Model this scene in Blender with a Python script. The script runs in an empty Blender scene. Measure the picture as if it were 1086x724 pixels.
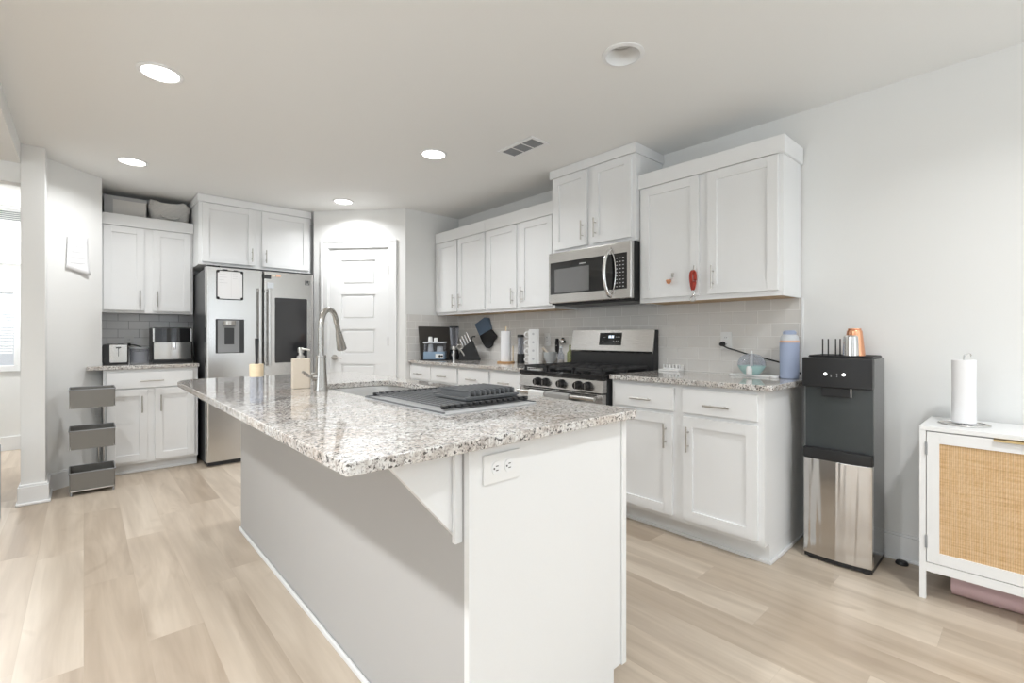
import bpy, bmesh, math, random
from mathutils import Vector, Matrix
random.seed(7)
SC = bpy.context.scene
COL = SC.collection
PI = math.pi

# ------------------------------------------------------------------ camera, light, exposure
FPX, VH, TH, CAMH, W0 = 502.03, 356.59, 0.7353, 1.1566, 1086.0
cd = bpy.data.cameras.new('camera'); cam = bpy.data.objects.new('camera', cd); COL.objects.link(cam)
cd.sensor_width = 36.0; cd.lens = FPX / W0 * 36.0
cd.shift_y = (VH - 362.0) / W0
cd.clip_start = 0.02
cam.location = (0, 0, CAMH); cam.rotation_euler = (PI / 2, 0, -TH)
SC.camera = cam

SC.view_settings.view_transform = 'Standard'
SC.view_settings.look = 'None'
SC.view_settings.gamma = 1.0
SC.view_settings.use_curve_mapping = False
SC.view_settings.exposure = 0.19

world = bpy.data.worlds.new('world'); SC.world = world; world.use_nodes = True
bg = world.node_tree.nodes['Background']
bg.inputs[0].default_value = (0.93, 0.96, 1.0, 1); bg.inputs[1].default_value = 0.72

def area(name, loc, rot, sx, sy, power, color=(1, 1, 1), shape='RECTANGLE', parent=None, spread=180):
    l = bpy.data.lights.new(name, 'AREA'); l.shape = shape; l.size = sx
    if shape == 'RECTANGLE': l.size_y = sy
    l.energy = power; l.color = color; l.spread = math.radians(spread)
    o = bpy.data.objects.new(name, l); COL.objects.link(o); o.location = loc; o.rotation_euler = rot
    if parent: o.parent = parent
    return o
# daylight at assumed openings behind the camera and living-room side, and at the hall window
DAY = (0.835, 0.925, 1.0)
area('daylight_glass_door', (1.95, -3.46, 1.12), (PI / 2, 0, 0), 2.2, 2.1, 10, DAY)
area('daylight_rear_window', (-1.9, -3.46, 1.4), (PI / 2, 0, 0), 2.4, 1.5, 3, DAY)
area('daylight_side_window', (-4.46, 0.3, 1.4), (PI / 2, 0, -PI / 2), 3.0, 1.5, 33, DAY)
# uplights added at the same openings to brighten the ceiling, like ground-reflected daylight
area('ceiling_fill_glass_door', (1.60, -3.44, 0.9), (PI / 2 + 1.2, 0, 0), 1.5, 1.2, 41, DAY, spread=140)
area('ceiling_fill_rear_window', (-1.9, -3.44, 1.2), (PI / 2 + 1.2, 0, 0), 2.4, 0.9, 52, DAY, spread=140)
area('ceiling_fill_side_window', (-4.44, 0.3, 1.2), (PI / 2 + 1.2, 0, -PI / 2), 3.0, 0.9, 45, DAY, spread=140)
area('daylight_hall', (-1.12, 7.6, 1.5), (PI / 2, 0, PI), 1.6, 1.4, 14, DAY)
LAMP_W = 8.6
CEIL = 2.478

# ------------------------------------------------------------------ materials
def nt(m): return m.node_tree
def mat(name, col=(0.8, 0.8, 0.8), rough=0.5, metal=0.0, spec=0.5, coat=0.0, trans=0.0, emit=None, estr=0.0, ior=1.45, alpha=1.0):
    m = bpy.data.materials.new(name); m.use_nodes = True
    b = nt(m).nodes['Principled BSDF']
    b.inputs['Base Color'].default_value = (*col, 1); b.inputs['Roughness'].default_value = rough
    b.inputs['Metallic'].default_value = metal; b.inputs['Specular IOR Level'].default_value = spec
    b.inputs['Coat Weight'].default_value = coat; b.inputs['Transmission Weight'].default_value = trans
    b.inputs['IOR'].default_value = ior; b.inputs['Alpha'].default_value = alpha
    if emit:
        b.inputs['Emission Color'].default_value = (*emit, 1); b.inputs['Emission Strength'].default_value = estr
    return m
def N(m, t, **kw):
    n = nt(m).nodes.new(t)
    for k, v in kw.items():
        if k.startswith('i_'): n.inputs[k[2:].replace('_', ' ')].default_value = v
        else: setattr(n, k, v)
    return n
def L(m, a, b): nt(m).links.new(a, b)
def bsdf(m): return nt(m).nodes['Principled BSDF']
def ramp(m, fac, stops, interp='LINEAR'):
    r = N(m, 'ShaderNodeValToRGB'); r.color_ramp.interpolation = interp
    e = r.color_ramp.elements
    while len(e) < len(stops): e.new(0.5)
    for k, (p, c) in enumerate(stops):
        e[k].position = p; e[k].color = (*c, 1) if len(c) == 3 else c
    L(m, fac, r.inputs[0]); return r.outputs[0]
def mix(m, fac, a, b, mode='MIX'):
    n = N(m, 'ShaderNodeMix', data_type='RGBA', blend_type=mode)
    for s, v in ((n.inputs[0], fac), (n.inputs[6], a), (n.inputs[7], b)):
        if isinstance(v, (int, float)): s.default_value = v
        elif isinstance(v, tuple): s.default_value = (*v, 1)
        else: L(m, v, s)
    return n.outputs[2]
def coords(m, scale=(1, 1, 1), loc=(0, 0, 0), rot=(0, 0, 0)):
    tc = N(m, 'ShaderNodeTexCoord'); mp = N(m, 'ShaderNodeMapping')
    mp.inputs['Scale'].default_value = scale; mp.inputs['Location'].default_value = loc; mp.inputs['Rotation'].default_value = rot
    L(m, tc.outputs['Object'], mp.inputs['Vector']); return mp.outputs[0]
def noise(m, vec, scale, detail=4, rough=0.55, dist=0.0):
    n = N(m, 'ShaderNodeTexNoise'); n.inputs['Scale'].default_value = scale; n.inputs['Detail'].default_value = detail
    n.inputs['Roughness'].default_value = rough; n.inputs['Distortion'].default_value = dist
    L(m, vec, n.inputs['Vector']); return n.outputs['Fac']
def bump(m, h, strength=0.1, dist=0.01):
    b = N(m, 'ShaderNodeBump'); b.inputs['Strength'].default_value = strength; b.inputs['Distance'].default_value = dist
    L(m, h, b.inputs['Height']); L(m, b.outputs[0], bsdf(m).inputs['Normal'])
def painted(name, col, rough=0.5, bs=0.03, scale=160, spec=0.5):
    m = mat(name, col, rough, spec=spec)
    v = coords(m); f = noise(m, v, scale, 3)
    L(m, mix(m, f, tuple(c * 0.985 for c in col), tuple(min(1, c * 1.012) for c in col)), bsdf(m).inputs['Base Color'])
    bump(m, f, bs, 0.002); return m
M = {}
M['wall'] = painted('wall_paint', (0.83, 0.83, 0.815), 0.75, 0.08, 220, 0.25)
M['ceil'] = painted('ceiling_paint', (0.87, 0.87, 0.855), 0.85, 0.1, 180, 0.2)
M['trim'] = painted('trim_paint', (0.855, 0.86, 0.86), 0.4)
M['cab'] = painted('cabinet_paint', (0.855, 0.86, 0.86), 0.38, 0.02)
M['side'] = painted('sideboard_lacquer', (0.86, 0.86, 0.855), 0.35, 0.01)
M['white'] = painted('white_plastic', (0.86, 0.86, 0.85), 0.35, 0.0)
M['paper'] = painted('paper', (0.88, 0.88, 0.89), 0.9, 0.15, 400, 0.1)
M['black'] = painted('black_plastic', (0.018, 0.018, 0.019), 0.4, 0.02, 300)
M['iron'] = painted('cast_iron', (0.035, 0.035, 0.036), 0.5, 0.3, 300)
M['dgrey'] = painted('charcoal_plastic', (0.045, 0.047, 0.05), 0.38, 0.03, 300)
M['grey'] = painted('grey_silicone', (0.115, 0.12, 0.125), 0.55, 0.03, 300)
M['lgrey'] = painted('light_grey_silicone', (0.45, 0.455, 0.46), 0.55, 0.03, 300)
M['mgrey'] = painted('grey_plastic', (0.30, 0.31, 0.32), 0.45, 0.02, 300)
M['shell'] = mat('satin_charcoal_shell', (0.075, 0.075, 0.075), 0.16, spec=0.6)
M['recess'] = painted('dark_slate_plastic', (0.048, 0.055, 0.056), 0.35, 0.02, 300)
M['board'] = painted('dark_bronze_board', (0.075, 0.068, 0.062), 0.3, 0.03, 200)
M['bglass'] = mat('black_glass', (0.012, 0.012, 0.013), 0.06, coat=0.5)
M['mirror_glass'] = mat('tinted_door_glass', (0.03, 0.03, 0.032), 0.04, spec=0.6, coat=0.15)
M['mwglass'] = mat('oven_window_glass', (0.16, 0.16, 0.16), 0.12, coat=0.4)
def glassy(name, col, rough=0.02, alpha=0.12):
    m = mat(name, col, rough)
    t = N(m, 'ShaderNodeBsdfTransparent'); t.inputs[0].default_value = (*[min(1, c * 0.25 + 0.73) for c in col], 1)
    lw = N(m, 'ShaderNodeLayerWeight'); lw.inputs['Blend'].default_value = 0.35
    r = N(m, 'ShaderNodeMapRange'); r.inputs[3].default_value = alpha; r.inputs[4].default_value = min(1.0, alpha + 0.55)
    L(m, lw.outputs['Facing'], r.inputs[0])
    mx = N(m, 'ShaderNodeMixShader'); L(m, r.outputs[0], mx.inputs[0])
    L(m, t.outputs[0], mx.inputs[1]); L(m, bsdf(m).outputs[0], mx.inputs[2])
    L(m, mx.outputs[0], nt(m).nodes['Material Output'].inputs[0]); return m
M['glass'] = glassy('clear_glass', (0.72, 0.74, 0.80), 0.02, 0.05)
M['pane'] = glassy('window_pane', (0.9, 0.93, 0.95), 0.01, 0.05)
M['oliveglass'] = glassy('oil_glass', (0.50, 0.53, 0.26), 0.03, 0.3)
def metal(name, col, rough, stretch=(1, 1, 60), amt=0.12, bstr=0.02):
    m = mat(name, col, rough, 1.0)
    f = noise(m, coords(m, stretch), 12, 3)
    r = N(m, 'ShaderNodeMapRange'); r.inputs[3].default_value = max(0.02, rough - amt / 2); r.inputs[4].default_value = rough + amt / 2
    L(m, f, r.inputs[0]); L(m, r.outputs[0], bsdf(m).inputs['Roughness'])
    if bstr: bump(m, f, bstr, 0.002)
    return m
M['steel'] = metal('brushed_stainless', (0.60, 0.59, 0.575), 0.26, (1, 1, 70))
M['steelv'] = metal('vertical_brushed_stainless', (0.62, 0.61, 0.595), 0.22, (40, 40, 0.6), 0.1)
def m_warp():
    m = metal('wavy_stainless_panel', (0.62, 0.60, 0.58), 0.16, (40, 40, 0.6), 0.06, 0)
    a = noise(m, coords(m, (11, 1, 0.5)), 1.0, 2, 0.5, 0.6); bump(m, a, 0.55, 0.02); return m
M['steelw'] = m_warp()
M['nickel'] = metal('satin_nickel', (0.55, 0.53, 0.50), 0.3, (1, 1, 1), 0.06, 0)
M['chrome'] = metal('polished_steel', (0.75, 0.74, 0.73), 0.12, (1, 1, 1), 0.05, 0)
M['faucet'] = metal('brushed_nickel_faucet', (0.50, 0.485, 0.46), 0.27, (1, 1, 1), 0.06, 0)
M['sink'] = metal('sink_stainless', (0.80, 0.795, 0.785), 0.34, (30, 1, 1), 0.1)
M['copper'] = metal('copper', (0.85, 0.42, 0.25), 0.22, (1, 1, 1), 0.08, 0.02)
M['brass'] = metal('brass', (0.62, 0.47, 0.25), 0.3, (1, 1, 1), 0.05, 0)
M['mesh'] = None
M['blue'] = painted('dusty_blue_plastic', (0.25, 0.345, 0.46), 0.35, 0.01)
M['bluecloth'] = painted('slate_blue_cloth', (0.165, 0.225, 0.31), 0.9, 0.4, 500, 0.1)
M['blackcloth'] = painted('black_silicone_mitt', (0.022, 0.022, 0.024), 0.75, 0.3, 400)
M['mint'] = painted('mint_plastic', (0.52, 0.75, 0.73), 0.35, 0.01)
M['peri'] = painted('periwinkle_coated_steel', (0.40, 0.47, 0.64), 0.42, 0.05, 500)
M['peach'] = painted('peach_plastic', (0.80, 0.50, 0.36), 0.4, 0.01)
M['frost'] = painted('pale_blue_plastic', (0.66, 0.69, 0.73), 0.4, 0.01)
M['red'] = painted('red_cord', (0.42, 0.055, 0.035), 0.6, 0.3, 400)
M['pink'] = painted('pink_foam', (0.62, 0.44, 0.45), 0.75, 0.15, 300)
M['stone'] = painted('grey_stone', (0.42, 0.43, 0.43), 0.45, 0.15, 150)
M['beige'] = painted('beige_ceramic', (0.66, 0.58, 0.48), 0.5, 0.06, 200)
M['towelgrey'] = painted('grey_towel', (0.38, 0.375, 0.365), 0.95, 0.6, 500, 0.05)
M['towelwhite'] = painted('white_towel', (0.80, 0.80, 0.79), 0.95, 0.6, 500, 0.05)
M['basket_grey'] = painted('grey_fabric', (0.66, 0.645, 0.62), 0.95, 0.5, 420, 0.05)
M['ink'] = painted('grey_ink', (0.60, 0.60, 0.61), 0.9, 0.0)
M['label_white'] = mat('lit_indicator', (0.9, 0.9, 0.9), 0.5, emit=(1, 1, 1), estr=6.0)
M['dot'] = painted('printed_white', (0.55, 0.55, 0.55), 0.6, 0)
M['lens'] = mat('lamp_lens', (0.95, 0.95, 0.95), 0.5, emit=(1.0, 0.97, 0.92), estr=7.0)
M['lens_off'] = painted('lamp_lens_off', (0.62, 0.62, 0.61), 0.5, 0.0)
M['display'] = mat('blue_white_display', (0.02, 0.02, 0.02), 0.3, emit=(0.75, 0.88, 1.0), estr=1.6)

def wood(name, c1, c2, axis=2, scale=9, rough=0.5):
    m = mat(name, c1, rough); s = [scale * 2] * 3; s[axis] = scale * 0.15
    f = noise(m, coords(m, tuple(s)), 2.0, 5, 0.6, 0.6)
    L(m, ramp(m, f, [(0.3, c1), (0.7, c2)]), bsdf(m).inputs['Base Color']); return m
M['palewood'] = wood('pale_wood', (0.72, 0.57, 0.38), (0.80, 0.66, 0.47), 0)
M['tan'] = wood('tan_plywood', (0.50, 0.33, 0.17), (0.60, 0.42, 0.24), 1)
M['acacia'] = wood('acacia_wood', (0.50, 0.27, 0.11), (0.62, 0.37, 0.17), 0)

def m_floor():
    m = mat('oak_plank_floor', (0.6, 0.5, 0.4), 0.32, spec=0.4)
    tc = N(m, 'ShaderNodeTexCoord'); sep = N(m, 'ShaderNodeSeparateXYZ'); L(m, tc.outputs['Object'], sep.inputs[0])
    row = N(m, 'ShaderNodeMath', operation='DIVIDE'); L(m, sep.outputs['X'], row.inputs[0]); row.inputs[1].default_value = 0.181
    rowf = N(m, 'ShaderNodeMath', operation='FLOOR'); L(m, row.outputs[0], rowf.inputs[0])
    wn_ = N(m, 'ShaderNodeTexWhiteNoise', noise_dimensions='1D'); L(m, rowf.outputs[0], wn_.inputs['W'])
    sh_ = N(m, 'ShaderNodeMath', operation='MULTIPLY_ADD'); L(m, wn_.outputs['Value'], sh_.inputs[0]); sh_.inputs[1].default_value = 1.22; L(m, sep.outputs['Y'], sh_.inputs[2])
    cmb = N(m, 'ShaderNodeCombineXYZ'); L(m, sh_.outputs[0], cmb.inputs['X']); L(m, sep.outputs['X'], cmb.inputs['Y'])
    br = N(m, 'ShaderNodeTexBrick'); br.offset = 0.0
    br.inputs['Color1'].default_value = (0, 0, 0, 1); br.inputs['Color2'].default_value = (1, 1, 1, 1); br.inputs['Mortar'].default_value = (0.5, 0.5, 0.5, 1)
    br.inputs['Scale'].default_value = 1; br.inputs['Mortar Size'].default_value = 0.0007; br.inputs['Mortar Smooth'].default_value = 0.2
    br.inputs['Brick Width'].default_value = 1.22; br.inputs['Row Height'].default_value = 0.181
    L(m, cmb.outputs[0], br.inputs['Vector'])
    rnd = N(m, 'ShaderNodeSeparateColor'); L(m, br.outputs['Color'], rnd.inputs[0])
    off = N(m, 'ShaderNodeMath', operation='MULTIPLY'); L(m, rnd.outputs[0], off.inputs[0]); off.inputs[1].default_value = 37.0
    def gv(sx, sy):
        a = N(m, 'ShaderNodeMath', operation='MULTIPLY'); L(m, sep.outputs['X'], a.inputs[0]); a.inputs[1].default_value = sx
        b = N(m, 'ShaderNodeMath', operation='MULTIPLY'); L(m, sep.outputs['Y'], b.inputs[0]); b.inputs[1].default_value = sy
        c = N(m, 'ShaderNodeCombineXYZ'); L(m, a.outputs[0], c.inputs[0]); L(m, b.outputs[0], c.inputs[1]); L(m, off.outputs[0], c.inputs[2]); return c.outputs[0]
    g1 = noise(m, gv(8, 0.9), 1.0, 3, 0.5, 0.9)      # broad cathedral figure
    g2 = noise(m, gv(55, 2.2), 1.0, 4, 0.6, 0.3)     # fine grain
    g3 = noise(m, gv(3.2, 1.3), 1.3, 2, 0.5, 1.6)      # darker knots
    base = ramp(m, rnd.outputs[0], [(0.0, (0.49, 0.405, 0.32)), (0.35, (0.57, 0.485, 0.395)), (0.7, (0.62, 0.54, 0.45)), (1.0, (0.55, 0.465, 0.375))])
    c = mix(m, ramp(m, g1, [(0.32, (0, 0, 0)), (0.68, (1, 1, 1))]), mix(m, 1.0, base, (0.80, 0.765, 0.73), 'MULTIPLY'), mix(m, 1.0, base, (1.10, 1.10, 1.09), 'MULTIPLY'))
    c = mix(m, ramp(m, g2, [(0.35, (0.22, 0.22, 0.22)), (0.6, (0, 0, 0))]), c, mix(m, 1.0, c, (0.80, 0.77, 0.73), 'MULTIPLY'))
    c = mix(m, ramp(m, g3, [(0.66, (0, 0, 0)), (0.80, (0.75, 0.75, 0.75))]), c, mix(m, 1.0, c, (0.74, 0.70, 0.65), 'MULTIPLY'))
    c = mix(m, br.outputs['Fac'], c, mix(m, 1.0, c, (0.86, 0.84, 0.81), 'MULTIPLY'))
    L(m, c, bsdf(m).inputs['Base Color'])
    inv = N(m, 'ShaderNodeMath', operation='SUBTRACT'); inv.inputs[0].default_value = 1.0; L(m, br.outputs['Fac'], inv.inputs[1])
    bump(m, inv.outputs[0], 0.25, 0.002); return m
M['floor'] = m_floor()

def m_tile(name, axis, u0, z0, tile, grout, pw=0.155, ph=0.079, rough=0.12):
    m = mat(name, tile, rough, spec=0.5)
    tc = N(m, 'ShaderNodeTexCoord'); sep = N(m, 'ShaderNodeSeparateXYZ'); L(m, tc.outputs['Object'], sep.inputs[0])
    a = N(m, 'ShaderNodeMath', operation='SUBTRACT'); L(m, sep.outputs[axis], a.inputs[0]); a.inputs[1].default_value = u0 - pw * 40
    b = N(m, 'ShaderNodeMath', operation='SUBTRACT'); L(m, sep.outputs['Z'], b.inputs[0]); b.inputs[1].default_value = z0 - ph * 20
    c = N(m, 'ShaderNodeCombineXYZ'); L(m, a.outputs[0], c.inputs[0]); L(m, b.outputs[0], c.inputs[1])
    br = N(m, 'ShaderNodeTexBrick'); br.offset = 0.5
    br.inputs['Color1'].default_value = (*[t * 0.97 for t in tile], 1); br.inputs['Color2'].default_value = (*[t * 1.04 for t in tile], 1); br.inputs['Mortar'].default_value = (*grout, 1)
    br.inputs['Scale'].default_value = 1; br.inputs['Mortar Size'].default_value = 0.0021; br.inputs['Mortar Smooth'].default_value = 0.3
    br.inputs['Brick Width'].default_value = pw; br.inputs['Row Height'].default_value = ph
    L(m, c.outputs[0], br.inputs['Vector']); L(m, br.outputs['Color'], bsdf(m).inputs['Base Color'])
    inv = N(m, 'ShaderNodeMath', operation='SUBTRACT'); inv.inputs[0].default_value = 1.0; L(m, br.outputs['Fac'], inv.inputs[1])
    rr = N(m, 'ShaderNodeMapRange'); rr.inputs[3].default_value = rough; rr.inputs[4].default_value = 0.7
    L(m, br.outputs['Fac'], rr.inputs[0]); L(m, rr.outputs[0], bsdf(m).inputs['Roughness'])
    bump(m, inv.outputs[0], 0.5, 0.003); return m
M['tile'] = m_tile('greige_subway_tile', 'Y', 0.933, 0.920, (0.74, 0.72, 0.69), (0.90, 0.885, 0.86))
M['tileb'] = m_tile('grey_subway_tile', 'X', 0.237, 0.908, (0.91, 0.91, 0.915), (0.44, 0.44, 0.445), 0.157)
M['tilep'] = m_tile('greige_subway_tile_return', 'X', 2.50, 0.920, (0.74, 0.72, 0.69), (0.90, 0.885, 0.86))

def m_granite():
    m = mat('speckled_granite', (0.7, 0.66, 0.6), 0.07, spec=0.5, coat=0.3)
    bsdf(m).inputs['Coat Roughness'].default_value = 0.03
    v = coords(m)
    big = noise(m, v, 5.0, 4, 0.6, 0.8); med = noise(m, v, 48, 5, 0.65, 0.6); sp = noise(m, v, 120, 3, 0.6, 0.4); sp2 = noise(m, v, 180, 2, 0.5)
    c = ramp(m, med, [(0.30, (0.33, 0.30, 0.28)), (0.41, (0.52, 0.485, 0.455)), (0.50, (0.69, 0.67, 0.64)), (0.62, (0.79, 0.785, 0.77))])
    warm = mix(m, ramp(m, big, [(0.45, (0, 0, 0)), (0.7, (0.8, 0.8, 0.8))]), c, mix(m, 1.0, c, (0.84, 0.75, 0.68), 'MULTIPLY'))
    g = mix(m, ramp(m, sp2, [(0.54, (0, 0, 0)), (0.62, (0.68, 0.68, 0.68))]), warm, (0.27, 0.25, 0.235))
    vo = N(m, 'ShaderNodeTexVoronoi'); vo.inputs['Scale'].default_value = 165; L(m, v, vo.inputs['Vector'])
    s2 = N(m, 'ShaderNodeSeparateColor'); L(m, vo.outputs['Color'], s2.inputs[0])
    mul = N(m, 'ShaderNodeMath', operation='MULTIPLY'); L(m, s2.outputs[0], mul.inputs[0]); L(m, sp, mul.inputs[1])
    d = ramp(m, mul.outputs[0], [(0.405, (0, 0, 0)), (0.44, (0.92, 0.92, 0.92))])
    L(m, mix(m, d, g, (0.075, 0.068, 0.065)), bsdf(m).inputs['Base Color']); return m
M['granite'] = m_granite()

def m_cane():
    m = mat('woven_cane', (0.66, 0.44, 0.23), 0.6, spec=0.3)
    v = coords(m)
    def wv(dirn, sc, dist):
        w = N(m, 'ShaderNodeTexWave', wave_type='BANDS', bands_direction=dirn); w.inputs['Scale'].default_value = sc; w.inputs['Distortion'].default_value = dist
        w.inputs['Detail'].default_value = 2; L(m, v, w.inputs['Vector']); return w.outputs['Fac']
    wx = wv('X', 45, 0.5); wz = wv('Z', 70, 0.7)
    n1 = noise(m, coords(m, (3, 1, 40)), 3, 4, 0.6); n2 = noise(m, coords(m, (60, 1, 3)), 2, 3)
    c = ramp(m, n1, [(0.3, (0.60, 0.36, 0.16)), (0.5, (0.80, 0.54, 0.29)), (0.7, (0.88, 0.64, 0.39))])
    c = mix(m, ramp(m, n2, [(0.4, (0, 0, 0)), (0.65, (0.5, 0.5, 0.5))]), c, (0.88, 0.67, 0.43))
    c = mix(m, ramp(m, wx, [(0.05, (0.40, 0.40, 0.40)), (0.45, (0, 0, 0))]), c, mix(m, 1.0, c, (0.62, 0.52, 0.42), 'MULTIPLY'))
    c = mix(m, ramp(m, wz, [(0.05, (0.35, 0.35, 0.35)), (0.45, (0, 0, 0))]), c, mix(m, 1.0, c, (0.66, 0.56, 0.46), 'MULTIPLY'))
    L(m, c, bsdf(m).inputs['Base Color'])
    s = N(m, 'ShaderNodeMath', operation='ADD'); L(m, wx, s.inputs[0]); L(m, wz, s.inputs[1]); bump(m, s.outputs[0], 0.5, 0.003); return m
M['cane'] = m_cane()

def m_mesh():
    m = mat('fine_metal_mesh', (0.36, 0.345, 0.32), 0.45, 0.6)
    v = coords(m)
    n = noise(m, v, 400, 2)
    L(m, ramp(m, n, [(0.3, (0.17, 0.163, 0.152)), (0.7, (0.31, 0.30, 0.28))]), bsdf(m).inputs['Base Color']); bump(m, n, 0.3, 0.002); return m
M['mesh'] = m_mesh()

def m_weave():
    m = mat('pale_rope_weave', (0.62, 0.60, 0.57), 0.95, spec=0.1)
    v = coords(m)
    w = N(m, 'ShaderNodeTexWave', wave_type='BANDS', bands_direction='Z'); w.inputs['Scale'].default_value = 28; w.inputs['Distortion'].default_value = 3; w.inputs['Detail'].default_value = 2
    L(m, v, w.inputs['Vector']); n = noise(m, v, 60, 3)
    L(m, mix(m, w.outputs['Fac'], (0.62, 0.605, 0.58), (0.80, 0.79, 0.765)), bsdf(m).inputs['Base Color'])
    a = N(m, 'ShaderNodeMath', operation='ADD'); L(m, w.outputs['Fac'], a.inputs[0]); L(m, n, a.inputs[1]); bump(m, a.outputs[0], 0.8, 0.006); return m
M['weave'] = m_weave()

# ------------------------------------------------------------------ mesh helpers
class MB:
    def __init__(s): s.bm = bmesh.new()
    def _merge(s, b):
        me = bpy.data.meshes.new('tmp'); b.to_mesh(me); b.free(); s.bm.from_mesh(me); bpy.data.meshes.remove(me); return s
    def box(s, x0, x1, y0, y1, z0, z1, b=0.0, seg=2):
        t = bmesh.new(); bmesh.ops.create_cube(t, size=1.0)
        for v in t.verts:
            v.co = Vector(((x0 + x1) / 2 + v.co.x * (x1 - x0), (y0 + y1) / 2 + v.co.y * (y1 - y0), (z0 + z1) / 2 + v.co.z * (z1 - z0)))
        if b > 0: bmesh.ops.bevel(t, geom=list(t.edges), offset=b, segments=seg, affect='EDGES', profile=0.5)
        return s._merge(t)
    def prism(s, poly, axis, a0, a1, b=0.0, seg=2):
        t = bmesh.new()
        def co(p, a): return {'z': (p[0], p[1], a), 'y': (p[0], a, p[1]), 'x': (a, p[0], p[1])}[axis]
        f = t.faces.new([t.verts.new(co(p, a0)) for p in poly])
        r = bmesh.ops.extrude_face_region(t, geom=[f])
        d = {'z': Vector((0, 0, 1)), 'y': Vector((0, 1, 0)), 'x': Vector((1, 0, 0))}[axis] * (a1 - a0)
        for v in r['geom']:
            if isinstance(v, bmesh.types.BMVert): v.co += d
        bmesh.ops.recalc_face_normals(t, faces=t.faces)
        if b > 0:
            es = [e for e in t.edges if len(e.link_faces) == 2 and e.link_faces[0].normal.angle(e.link_faces[1].normal, 0) > 0.6]
            bmesh.ops.bevel(t, geom=es, offset=b, segments=seg, affect='EDGES', profile=0.5)
        return s._merge(t)
    def cyl(s, p0, p1, r, r2=None, n=24, cap=True):
        p0, p1 = Vector(p0), Vector(p1); d = p1 - p0; t = bmesh.new()
        bmesh.ops.create_cone(t, cap_ends=cap, segments=n, radius1=r, radius2=r if r2 is None else r2, depth=d.length)
        q = d.to_track_quat('Z', 'Y'); mid = (p0 + p1) / 2
        for v in t.verts: v.co = q @ v.co + mid
        return s._merge(t)
    def lathe(s, prof, c=(0, 0, 0), n=32):
        t = bmesh.new(); rows = []
        for r, z in prof:
            if r <= 1e-6: rows.append([t.verts.new((c[0], c[1], c[2] + z))])
            else: rows.append([t.verts.new((c[0] + r * math.cos(2 * PI * k / n), c[1] + r * math.sin(2 * PI * k / n), c[2] + z)) for k in range(n)])
        for a, b in zip(rows, rows[1:]):
            for k in range(n):
                k2 = (k + 1) % n
                q = [a[k % len(a)], a[k2 % len(a)], b[k2 % len(b)], b[k % len(b)]]; u = []
                for v in q:
                    if v not in u: u.append(v)
                if len(u) > 2: t.faces.new(u)
        bmesh.ops.recalc_face_normals(t, faces=t.faces); return s._merge(t)
    def tube(s, pts, r, n=10, closed=False, caps=True):
        pts = [Vector(p) for p in pts]; t = bmesh.new(); rows = []; m = len(pts); nrm = None
        for i, p in enumerate(pts):
            d = (pts[(i + 1) % m] - pts[i - 1]) if closed else (pts[min(i + 1, m - 1)] - pts[max(i - 1, 0)])
            d.normalize()
            if nrm is None:
                nrm = d.orthogonal().normalized()
            nrm = (nrm - d * nrm.dot(d)).normalized(); bn = d.cross(nrm)
            rr = r[i] if isinstance(r, (list, tuple)) else r
            rows.append([t.verts.new(p + (nrm * math.cos(2 * PI * k / n) + bn * math.sin(2 * PI * k / n)) * rr) for k in range(n)])
        rng = range(m) if closed else range(m - 1)
        for i in rng:
            a, b = rows[i], rows[(i + 1) % m]
            for k in range(n): t.faces.new([a[k], a[(k + 1) % n], b[(k + 1) % n], b[k]])
        if caps and not closed: t.faces.new(rows[0][::-1]); t.faces.new(rows[-1])
        bmesh.ops.recalc_face_normals(t, faces=t.faces); return s._merge(t)
    def sphere(s, c, r, sc=(1, 1, 1), n=20):
        t = bmesh.new(); bmesh.ops.create_uvsphere(t, u_segments=n, v_segments=n // 2, radius=r)
        for v in t.verts: v.co = Vector((c[0] + v.co.x * sc[0], c[1] + v.co.y * sc[1], c[2] + v.co.z * sc[2]))
        return s._merge(t)
    def xf(s, mtx):
        for v in s.bm.verts: v.co = mtx @ v.co
        return s
def arc(cx, cy, r, a0, a1, n=8):
    return [(cx + r * math.cos(a0 + (a1 - a0) * k / n), cy + r * math.sin(a0 + (a1 - a0) * k / n)) for k in range(n + 1)]
def rrect(x0, x1, y0, y1, r, n=6):
    r = r if isinstance(r, (list, tuple)) else [r] * 4     # corners: (x1,y1),(x0,y1),(x0,y0),(x1,y0)
    P = []
    for (cx, cy, a), q in zip(((x1, y1, 0), (x0, y1, 1), (x0, y0, 2), (x1, y0, 3)), r):
        sx = -1 if cx == x1 else 1; sy = -1 if cy == y1 else 1
        P += arc(cx + sx * q, cy + sy * q, q, a * PI / 2, (a + 1) * PI / 2, n) if q > 0 else [(cx, cy)]
    return P
def smooth(pts, n=6):
    pts = [Vector(p) for p in pts]; out = []
    for i in range(len(pts) - 1):
        p0, p1, p2, p3 = pts[max(i - 1, 0)], pts[i], pts[i + 1], pts[min(i + 2, len(pts) - 1)]
        for k in range(n):
            t = k / n
            out.append(0.5 * ((2 * p1) + (p2 - p0) * t + (2 * p0 - 5 * p1 + 4 * p2 - p3) * t * t + (3 * p1 - p0 - 3 * p2 + p3) * t ** 3))
    return out + [pts[-1]]
def obj(name, mb, m, parent=None, loc=None, rotz=0.0, ang=35):
    me = bpy.data.meshes.new(name); mb.bm.to_mesh(me); mb.bm.free()
    me.materials.append(M[m] if isinstance(m, str) else m)
    for p in me.polygons: p.use_smooth = True
    me.set_sharp_from_angle(angle=math.radians(ang))
    o = bpy.data.objects.new(name, me); COL.objects.link(o)
    wn = o.modifiers.new('weighted_normals', 'WEIGHTED_NORMAL'); wn.keep_sharp = True; wn.weight = 80
    if parent: o.parent = parent
    if loc: o.location = loc
    if rotz: o.rotation_euler = (0, 0, rotz)
    return o
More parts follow.
